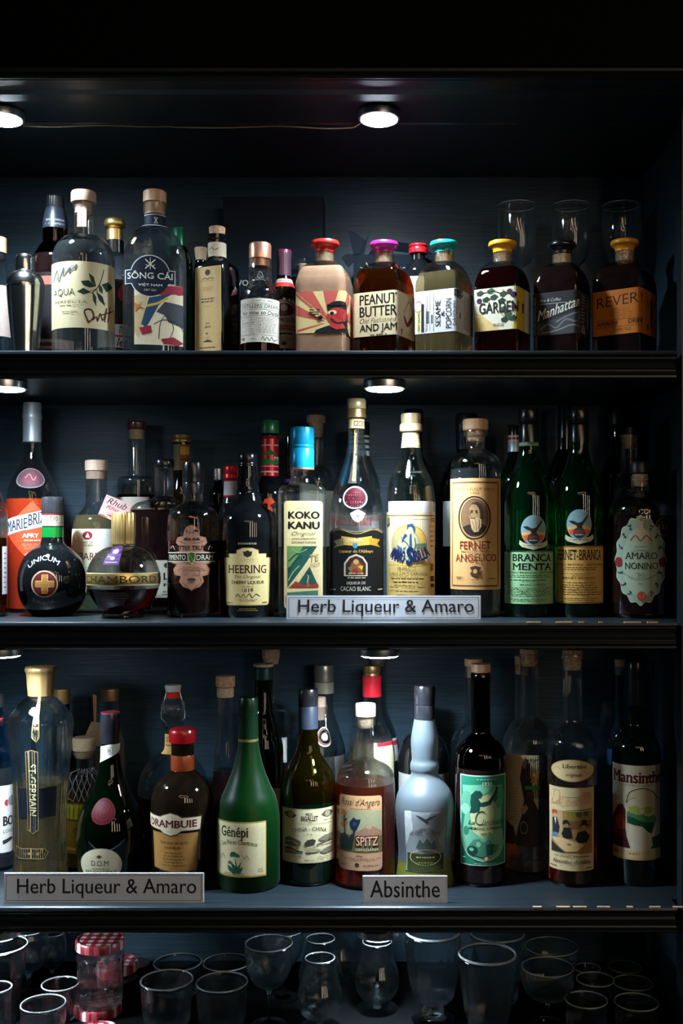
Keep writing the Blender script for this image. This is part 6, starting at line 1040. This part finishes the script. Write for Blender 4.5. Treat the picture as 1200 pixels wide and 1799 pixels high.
fl = [R_(0, 0, 1, 1, '#a89c80'), P_([(.0, .10), (.3, 0), (.6, .05), (.6, 1), (0, 1)], '#a39678'), P_([(.5, .12), (.62, .02), (.74, .10), (.72, .2), (.80, .28), (.86, .5), (1, .6), (1, 1), (.3, 1), (.38, .8), (.5, .66), (.56, .5), (.50, .36), (.44, .26)], '#2a221c'), P_([(.46, .60), (.62, .54), (.70, .58), (.56, .66)], '#8a7458'), E_(.58, .10, .06, .05, '#6b5a46'), N_(.12, .36, .42, .74, '#6b604a', 12, .25, 0), P_([(0, .74), (.24, .80), (.4, .98), (.2, 1), (0, 1)], '#3a3226'), G_(.56, .8, .12, .07, '#7d745e', .15)]
B('clear absinthe bottle with antique figure label and dark label with gold initial', 930, 0.155, ZB,
  [(16, 1147), (17.5, 1149), (17.5, 1156), (16, 1158), (16, 1258)] + cr([(16.3, 1260), (24, 1268), (37, 1280), (45, 1294), (47, 1312)]) + [(47.5, 1325), (47, ('B', -6)), (43, ('B', 0))], 'clear', liq=(1455, 'verydark') if 0 else (1330, 'water'),
  caps=[C_('cork', [(12, 1170), (14, 1166), (14, 1150), (16.5, 1148), (16.5, 1142), (15.5, 1140)], 'cork')],
  labels=[L('antique_label', (888, 1327, 946, 1486), None, fl, lab='old figure label'),
          L('dark_label', (921, 1328, 978, 1402), '#16171a', [T('Fleur', .14, .06, .5, .2, '#4a4a44', .01, .2), T('J', .26, .38, .44, .68, '#b08a4a', .05, .2, .03), E_(.30, .44, .05, .05, '#c9a86a'), S_([(.2, .62), (.3, .56), (.36, .66)], .03, '#b08a4a'), R_(.03, .71, .48, .79, '#1f7a4a'), N_(.14, .84, .5, .94, '#2a5a40', 2, .3), P_([(.45, 0), (1, 0), (1, 1), (.6, 1)], '#121316')], lab='dark label')])
B('clear bottle with pinkish cork peeping from behind the antique figure label bottle', 915, 0.25, ZB, std(11, 1166, 1265, 1320, 35, 0.6), 'clear', liq=(1340, 'water'), caps=[C_('cork', [(9, 1184), (10, 1168), (11, 1166), (11, 1154), (10, 1152)], 'cork')])
lib = [R_(0, 0, 1, 1, '#b5a480'), T('La', .05, .04, .26, .22, '#a07a58', .02, .3), E_(.12, .10, .10, .05, '#b5a480'), S_([(.10, .14), (.14, .04), (.24, .06), (.20, .20), (.28, .18)], .03, '#a98462'), S_([(.28, .115), (.5, .115), (.72, .11)], .01, '#6b4a30'), P_([(.72, .10), (.80, .05), (.92, .05), (.96, .12), (.84, .13)], '#a98462'), T('Libertine', .26, .12, .94, .24, '#b08a62', .01, .3, .02, 0, .05),
       R_(.055, .28, .955, .79, '#8a6a42'), R_(.055, .28, .30, .60, '#a08a66'), P_([(.38, .27), (.95, .25), (.95, .40), (.40, .42)], '#7a6a34'), E_(.66, .32, .07, .03, '#3a4a24'), E_(.82, .31, .06, .03, '#3a4a24'), P_([(.4, .40), (.95, .39), (.95, .48), (.4, .5)], '#6b4a2c'), E_(.13, .315, .06, .035, '#9a3a26'), E_(.14, .345, .035, .025, '#b08a6a'), P_([(.08, .38), (.18, .37), (.24, .48), (.22, .56), (.08, .58)], '#222430'), P_([(.12, .38), (.16, .38), (.15, .46)], '#c9c3b5'), P_([(.07, .56), (.2, .55), (.18, .64), (.08, .64)], '#54688a'), E_(.38, .42, .07, .035, '#1c1a18'), R_(.30, .43, .48, .445, '#1c1a18'), E_(.39, .455, .045, .025, '#8a6248'), P_([(.28, .56), (.34, .48), (.48, .48), (.52, .60), (.34, .62)], '#17161a'), E_(.78, .42, .06, .04, '#1c1a18'), R_(.68, .44, .88, .455, '#1c1a18'), E_(.76, .475, .055, .03, '#9a6a4a'), P_([(.58, .62), (.64, .53), (.80, .51), (.90, .58), (.86, .66), (.66, .66)], '#17161a'),
       P_([(.06, .62), (.30, .60), (.66, .66), (.84, .70), (.60, .76), (.36, .77)], '#b59a70'), P_([(.06, .66), (.36, .775), (.34, .79), (.06, .79)], '#2a2220'), P_([(.80, .68), (.92, .58), (.95, .72), (.62, .79), (.6, .77)], '#8a5a34'), E_(.45, .68, .05, .015, '#8a6a46'), R_(.055, .785, .955, .79, '#5a4428'), O_(.05, .275, .96, .795, '#c4b48e', .008),
       T('aux plantes d\'Absinthe', .13, .81, .88, .84, '#3a2c1c', .005, 0, .02), T('Absinthe distillée', .09, .865, .92, .915, '#2f2416', .0, 0, .03), N_(.03, .945, .2, .965, '#4a3a26', 1, .8), N_(.8, .955, .97, .975, '#4a3a26', 1, .8)]
B('clear absinthe bottle with oval neck label over a cafe scene label', 1005.5, 0.090, ZB,
  [(18, 1147), (19, 1150), (19, 1158), (17, 1161), (17.5, 1264)] + cr([(17.8, 1266), (24, 1274), (34, 1286), (42, 1300), (44, 1318)]) + [(44.5, 1330), (44, ('B', -6)), (41, ('B', 0))], 'clear', liq=(1372, 'blackbrown') if 0 else (1374, 'cola'),
  caps=[C_('cork', [(13, 1176), (14.5, 1170), (14.5, 1151), (17.5, 1149), (17.5, 1143), (16.5, 1141)], 'cork')],
  labels=[L('oval_label', (968, 1334, 1044, 1374), None, [P_(ellp(), '#6b5a3a'), P_([(.5 + (x - .5) * .975, .5 + (y - .5) * .95) for x, y in ellp()], '#bda97e'), G_(.5, .5, .46, .44, '#a08a60', .03), T('Libertine', .27, .23, .82, .40, '#2a2015', .02, 0, .03), T('originale', .34, .60, .72, .80, '#4a3a22', .015, .3), S_([(.06, .5), (.14, .36), (.22, .46)], .012, '#8a744c'), S_([(.94, .5), (.86, .66), (.78, .56)], .012, '#8a744c')]),
          L('front_label', (965, 1384, 1043, 1530), None, lib)])
B('slim blue-tinted bottle with cork beside the skull label bottle', 1090, 0.198, ZB, [(10, 1170), (10.5, 1268)] + cr([(11, 1270), (18, 1290), (25, 1318)]) + [(25.5, 1325), (25.5, ('B', -3)), (23, ('B', 0))], 'clear_blue', liq=(1330, 'water'), caps=[C_('cork', [(8, 1185), (9.5, 1172), (10, 1170), (10, 1160), (9, 1158)], 'cork')], labels=[L('front_label', (1066, 1318, 1114, 1345), '#2a5a9a', [])])
goblet('dim wine glass in the corner behind the slim blue-tinted bottle', 1073, 0.262, ZB, [(15, 1236), (19, 1262), (20, 1290), (15, 1315), (5, 1328)], [(5, 1328), (3, 1340), (3, 1450), (8, 1486)], 20, name='wine_glass')
man = [R_(0, 0, 1, 1, '#c0b9a6'), T('Mansinthe', .03, .065, .99, .185, '#4a1524', .04, 0, .05), R_(.06, .175, .30, .18, '#5a2a34'), T('BY MARILYN MANSON', .26, .20, .82, .225, '#6b6258', -.005), P_([(.0, .60), (.12, .43), (.22, .42), (.28, .48), (.27, .66), (.30, .76), (.38, .88), (.0, .88)], '#5a1f26'), P_([(.06, .58), (.18, .52), (.26, .60), (.26, .68), (.1, .70)], '#8a3a1c'), P_([(0, .72), (.3, .78), (.36, .87), (0, .87)], '#3a1720'),
       P_([(.29, .40), (.34, .30), (.46, .25), (.64, .24), (.82, .27), (.92, .34), (.94, .42), (.88, .50), (.92, .58), (.86, .64), (.82, .72), (.74, .70), (.64, .64), (.46, .63), (.31, .62), (.30, .54), (.32, .48)], '#b3ab92'), P_([(.30, .50), (.42, .46), (.48, .52), (.60, .50), (.74, .54), (.86, .52), (.92, .58), (.86, .64), (.82, .72), (.74, .70), (.64, .64), (.46, .63), (.31, .60)], '#3f7a4a'), P_([(.31, .54), (.44, .55), (.56, .58), (.70, .60), (.82, .60), (.88, .62), (.82, .72), (.74, .70), (.62, .64), (.46, .63), (.31, .61)], '#12492f'), E_(.53, .48, .06, .035, '#123a2a'), P_([(.34, .44), (.5, .42), (.58, .45), (.72, .43), (.86, .45), (.80, .50), (.56, .52), (.36, .50)], '#8a9a4a'), P_([(.56, .46), (.68, .44), (.66, .50), (.58, .51)], '#b3a58a'), S_([(.29, .40), (.36, .29), (.5, .25), (.66, .24), (.84, .28), (.93, .36)], .02, '#1f3a36'), S_([(.30, .40), (.36, .36), (.5, .34)], .012, '#6b7a6a'),
       P_([(.82, .76), (1, .74), (1, .89), (.78, .88), (.84, .85)], '#2f5230'), R_(0, .90, 1, 1, '#bda77e'), E_(.09, .93, .04, .025, '#8a5a2a'), N_(.3, .925, .72, .945, '#4a4034', 1, .6), R_(.0, .985, 1, .99, '#8a7a5a')]
B('dark absinthe bottle with painted skull label in the shaded end of the shelf', 1117.5, 0.093, ZB,
  [(16, 1190), (17, 1270)] + cr([(17.3, 1272), (22, 1280), (33, 1292), (41, 1306), (43, 1322)]) + [(43.5, 1334), (43, ('B', -6)), (40, ('B', 0))], 'blackgreen', solid=True,
  caps=[C_('cap', [(16.5, 1192), (17, 1190), (16.4, 1186), (17, 1182), (17, 1164), (15.5, 1160)], 'blackcap', (36, .008)), C_('capsule', [(17.2, 1238), (17, 1192), (16.4, 1191)], 'blackcap')],
  labels=[L('front_label', (1076, 1345, 1160, 1511), None, man)])
sign('long grey white shelf sign before the fluted and red-capped bottles', 6, 358, 1533, 1585, 0.010, ZB, 'Herb Liqueur & Amaro', .068, .962, .19, .84)
sign('short grey white shelf sign naming the absinthe bottles', 637, 786, 1536, 1583, 0.010, ZB, 'Absinthe', .09, .91, .17, .80)
# ------------------------------------------------------------------ glasses on the counter
def sq(Y, hpx): return hpx
def base_py(Y): return CY - ZC * F / (D + Y + YO)
def tumbler(label, cx, Y, rim, hw, hb, flute=None, group=None, name='tumbler', th=1.8, floor=6):
    b = base_py(Y)
    return goblet(label, cx, Y, ZC, [(hw, rim), (hw - (hw - hb) * .3, rim + (b - rim) * .35), (hb + (hw - hb) * .12, rim + (b - rim) * .86), (hb, b - 6), (hb - 2, b - 2), (hb - 5, b)], name=name, group=group, flute=flute, th=th, floor=floor)
RB = (24, 0.018)
tumbler('tall flared glass at the picture edge left of the jam jar', 0, 0.05, 1662, 50, 30, group='tall glasses by the jam jar', name='tall_glass')
tumbler('small glass at the picture edge before the tall flared glass', -8, -0.045, 1737, 30, 24)
goblet('round wine glass behind the tall flared glass', 50, 0.15, ZC, [(32, 1634), (36, 1650), (36, 1672), (28, 1696), (8, 1708)], [(8, 1708), (4, 1716), (4, 1748), (8, 1764)], 28, name='wine_glass')
goblet('round wine glass just beside the jam jar lid, behind the small tumblers', 92, 0.21, ZC, [(22, 1640), (25, 1655), (25, 1676), (18, 1692), (6, 1702)], [(6, 1702), (3, 1708), (3, 1730), (7, 1738)], 22, name='wine_glass')
tumbler('low ribbed tumbler between the flared glass and the jam jar', 106, 0.065, 1730, 34, 29, RB)
tumbler('low ribbed tumbler nearest the camera before the jam jar', 76, -0.04, 1765, 41, 36, RB)
# jam jars
GINGH = newmat('red_gingham_lid')
def gingham():
    m, nt, out = GINGH; b = nt.nodes.new('ShaderNodeBsdfPrincipled'); tc = nt.nodes.new('ShaderNodeTexCoord'); sp = nt.nodes.new('ShaderNodeSeparateXYZ'); nt.links.new(tc.outputs['Object'], sp.inputs[0])
    hs_ = []
    for ax in 'XY':
        a = nt.nodes.new('ShaderNodeMath'); a.operation = 'MULTIPLY'; a.inputs[1].default_value = 62.0; nt.links.new(sp.outputs[ax], a.inputs[0])
        f = nt.nodes.new('ShaderNodeMath'); f.operation = 'FRACT'; nt.links.new(a.outputs[0], f.inputs[0])
        g = nt.nodes.new('ShaderNodeMath'); g.operation = 'GREATER_THAN'; g.inputs[1].default_value = 0.5; nt.links.new(f.outputs[0], g.inputs[0]); hs_.append(g)
    ad = nt.nodes.new('ShaderNodeMath'); ad.operation = 'ADD'; nt.links.new(hs_[0].outputs[0], ad.inputs[0]); nt.links.new(hs_[1].outputs[0], ad.inputs[1])
    hf = nt.nodes.new('ShaderNodeMath'); hf.operation = 'MULTIPLY'; hf.inputs[1].default_value = 0.5; nt.links.new(ad.outputs[0], hf.inputs[0])
    r = nt.nodes.new('ShaderNodeValToRGB'); r.color_ramp.interpolation = 'CONSTANT'; r.color_ramp.elements[0].color = (.34, .31, .32, 1); r.color_ramp.elements[1].position = .4; r.color_ramp.elements[1].color = (.20, .03, .036, 1); e = r.color_ramp.elements.new(.8); e.color = (.11, .005, .008, 1)
    nt.links.new(hf.outputs[0], r.inputs[0]); nt.links.new(r.outputs[0], b.inputs['Base Color']); b.inputs['Roughness'].default_value = .3; nt.links.new(b.outputs[0], out.inputs[0]); return m
GM = gingham()
def lid_rows(r, z0, h): return [(r * .97, r * .97, 2, z0, None), (r, r, 2, z0 + .001, None), (r, r, 2, z0 + h - .003, None), (r * .97, r * .97, 2, z0 + h - .0005, None), (r * .92, r * .92, 2, z0 + h, None), (r * .88, r * .88, 2, z0 + h - .0012, None)]
def jar(label, px, Y, z0, hw, h, glassm='clear_thin', inside=None):
    Y += YO; s = (D + Y) / F; r = hw * s * .95
    t = thing('jam_jar', label, 'jar', ((px - CX) * s, Y, z0), 0)
    H = h - 0.016
    o = [(r * .90, H), (r * .90, H - .006), (r * .98, H - .012), (r * .94, H - .020), (r * .90, 0.010), (r * .86, 0.002), (r * .80, 0)]
    rows = [(a, a, 2, z, (12, .02) if .004 < z < H - .016 else None) for a, z in o] + [(4e-4, 4e-4, 2, 0, None), (4e-4, 4e-4, 2, .006, None)] + [(a - .002, a - .002, 2, max(z, .006), (12, .015) if .004 < z < H - .016 else None) for a, z in o[::-1] if z > .004]
    if inside: lathe('glass_body', [(a, a, 2, z, None) for a, z in o], M(inside), t)
    else: lathe('glass_body', rows, M(glassm), t, closed=True)
    lathe('lid', lid_rows(r, H + .0004, .0155), GM, t); return t
LIDZ = 0.016
def lid(label, px, Y, hw, z=ZC, tilt=0):
    Y += YO; s = (D + Y) / F; r = hw * s * .95
    o = lathe('jar_lid', lid_rows(r, 0, LIDZ), GM); o.location = ((px - CX) * s, Y, z); o.rotation_euler = (0, 0, math.radians(tilt)); return tag(o, label, 'lid', None)
lid('red gingham jar lid lying under the upright jam jar', 172, 0.085, 43, tilt=25)
lid('red gingham jar lid lying in front of the upright jam jar', 170, -0.01, 40, tilt=10)
jar('upright faceted jam jar with red gingham lid standing on a loose lid', 176.5, 0.085, ZC + LIDZ - .0012, 45, 0.108)
jar('short dark jam jar with red gingham lid behind the upright jar', 204, 0.18, ZC, 40, 0.048, inside='blackbrown')
def cup():
    Y = 0.265; s = (D + Y) / F; t = thing('ceramic_bowl', 'small dark bowl with white inside behind the jam jar', 'bowl', ((236 - CX) * s, Y, ZC)); h = (base_py(Y - YO) - 1692) * s; r = 27 * s
    lathe('outside', [(r, r, 2, h, None), (r, r, 2, h - .02, None), (r * .7, r * .7, 2, 0.002, None), (r * .66, r * .66, 2, 0, None), (r * .5, r * .5, 2, 0.003, None), (r * .9, r * .9, 2, h - .012, None), (r * .94, r * .94, 2, h, None)], M('blackbrown'), t)
    lathe('inside', [(r * .95, r * .95, 2, h + .0005, None), (r * .90, r * .90, 2, h - .0015, None), (r * .5, r * .5, 2, h - .006, None)], M('#a5b4bd'), t)
cup()
for (px, Y, rim, hw, lb) in ((312, 0.165, 1692, 43, 'ribbed tumbler behind, next to the small dark bowl'), (398, 0.165, 1692, 42, 'ribbed tumbler behind, next to the stemmed coupe'), (293, 0.05, 1723, 47, 'ribbed tumbler in the second row beside the jam jars'), (390, 0.05, 1727, 46, 'ribbed tumbler in the second row beside the coupe stem')):
    tumbler(lb, px, Y, rim, hw, hw - 6, RB, group='ribbed tumblers')
goblet('stemmed coupe glass left of the tulip glasses', 472.5, 0.04, ZC, [(42, 1658), (42, 1680), (37, 1705), (24, 1728), (6, 1738)], [(6, 1738), (3, 1746), (3, 1790), (8, 1812)], 30, name='coupe_glass', group='coupe glasses')
goblet('stemmed coupe glass half hidden behind the first coupe', 497, 0.14, ZC, [(37, 1634), (38, 1650), (33, 1672), (20, 1692), (6, 1700)], [(6, 1700), (3, 1706), (3, 1750), (8, 1765)], 28, name='coupe_glass', group='coupe glasses')
def tulip(label, cx, Y, rim, k):
    b = base_py(Y)
    return goblet(label, cx, Y, ZC, [(26 * k, rim), (27 * k, rim + 14 * k), (32 * k, rim + 36 * k), (39 * k, rim + 60 * k), (38 * k, rim + 78 * k), (28 * k, rim + 96 * k), (8 * k, rim + 106 * k)], [(8 * k, rim + 106 * k), (4 * k, rim + 110 * k), (4 * k, b - 10), (9 * k, b - 4)], 36 * k, name='tulip_glass', group='tulip tasting glasses')
tulip('tulip tasting glass with bright glint, front and clear of the others', 662.5, 0.10, 1655, 1.0)
tulip('tulip tasting glass before another one of its kind beside the coupes', 562, 0.03, 1684, 1.02)
tulip('tulip tasting glass seen through the front one beside the coupes', 563, 0.135, 1650, .98)
tulip('tall tulip tasting glass at the back between the two front ones', 596, 0.225, 1630, .9)
tulip('tall tulip tasting glass at the back behind the bright one', 655, 0.225, 1630, .9)
b_ = base_py(0.06)
goblet('big stemmed absinthe glass with thick rim and knobbed base', 761, 0.06, ZC, [(49, 1639), (49, 1650), (46, 1690), (41, 1725), (37, 1740), (36, 1748), (30, 1756), (12, 1764)], [(12, 1764), (18, 1770), (20, 1778), (12, 1786), (11, b_ - 10), (20, b_ - 5)], 38, th=3.0, name='absinthe_glass', flute=(20, .02), floor=8)
goblet('wide heavy rocks glass with rolled rim, front', 856.5, 0.02, ZC, [(51.5, 1679), (52, 1684), (50, 1700), (46, 1740), (40, 1776), (36, 1790), (34, base_py(.02) - 4), (30, base_py(.02))], th=3.2, name='rocks_glass', group='rocks glasses', flute=(16, .012), floor=12)
goblet('wide heavy rocks glass with rolled rim, behind the front one', 874, 0.135, ZC, [(49, 1641), (49, 1646), (47, 1668), (43, 1700), (38, 1740), (35, base_py(.135) - 4), (30, base_py(.135))], th=3.0, name='rocks_glass', group='rocks glasses', flute=(16, .012), floor=10)
goblet('wide champagne coupe in front of the dim tumblers', 962, 0.04, ZC, [(46, 1700), (47, 1712), (45, 1730), (34, 1748), (8, 1758)], [(8, 1758), (4, 1764), (4, 1795), (9, 1813)], 32, name='coupe_glass', group='coupe glasses')
goblet('wide champagne coupe behind the first wide coupe', 969, 0.15, ZC, [(47, 1664), (47, 1676), (44, 1692), (32, 1708), (8, 1716)], [(8, 1716), (4, 1720), (4, 1745), (9, 1761)], 30, name='coupe_glass', group='coupe glasses')
for (px, Y, rim, hw, lb) in ((1030, 0.03, 1758, 38, 'dim ribbed tumbler nearest the wide coupes'), (1046, 0.15, 1722, 34, 'dim ribbed tumbler in the middle row beside the wide coupes'), (1032, 0.235, 1702, 24, 'dim small ribbed tumbler at the back beside the wide coupes'), (1118, 0.03, 1762, 40, 'dim ribbed tumbler in the corner, front row'), (1112, 0.14, 1728, 36, 'dim ribbed tumbler in the corner, middle row'), (1098, 0.235, 1700, 30, 'dim ribbed tumbler in the corner, back row')):
    tumbler(lb, px, Y, rim, hw, hw - 5, RB, group='ribbed tumblers')
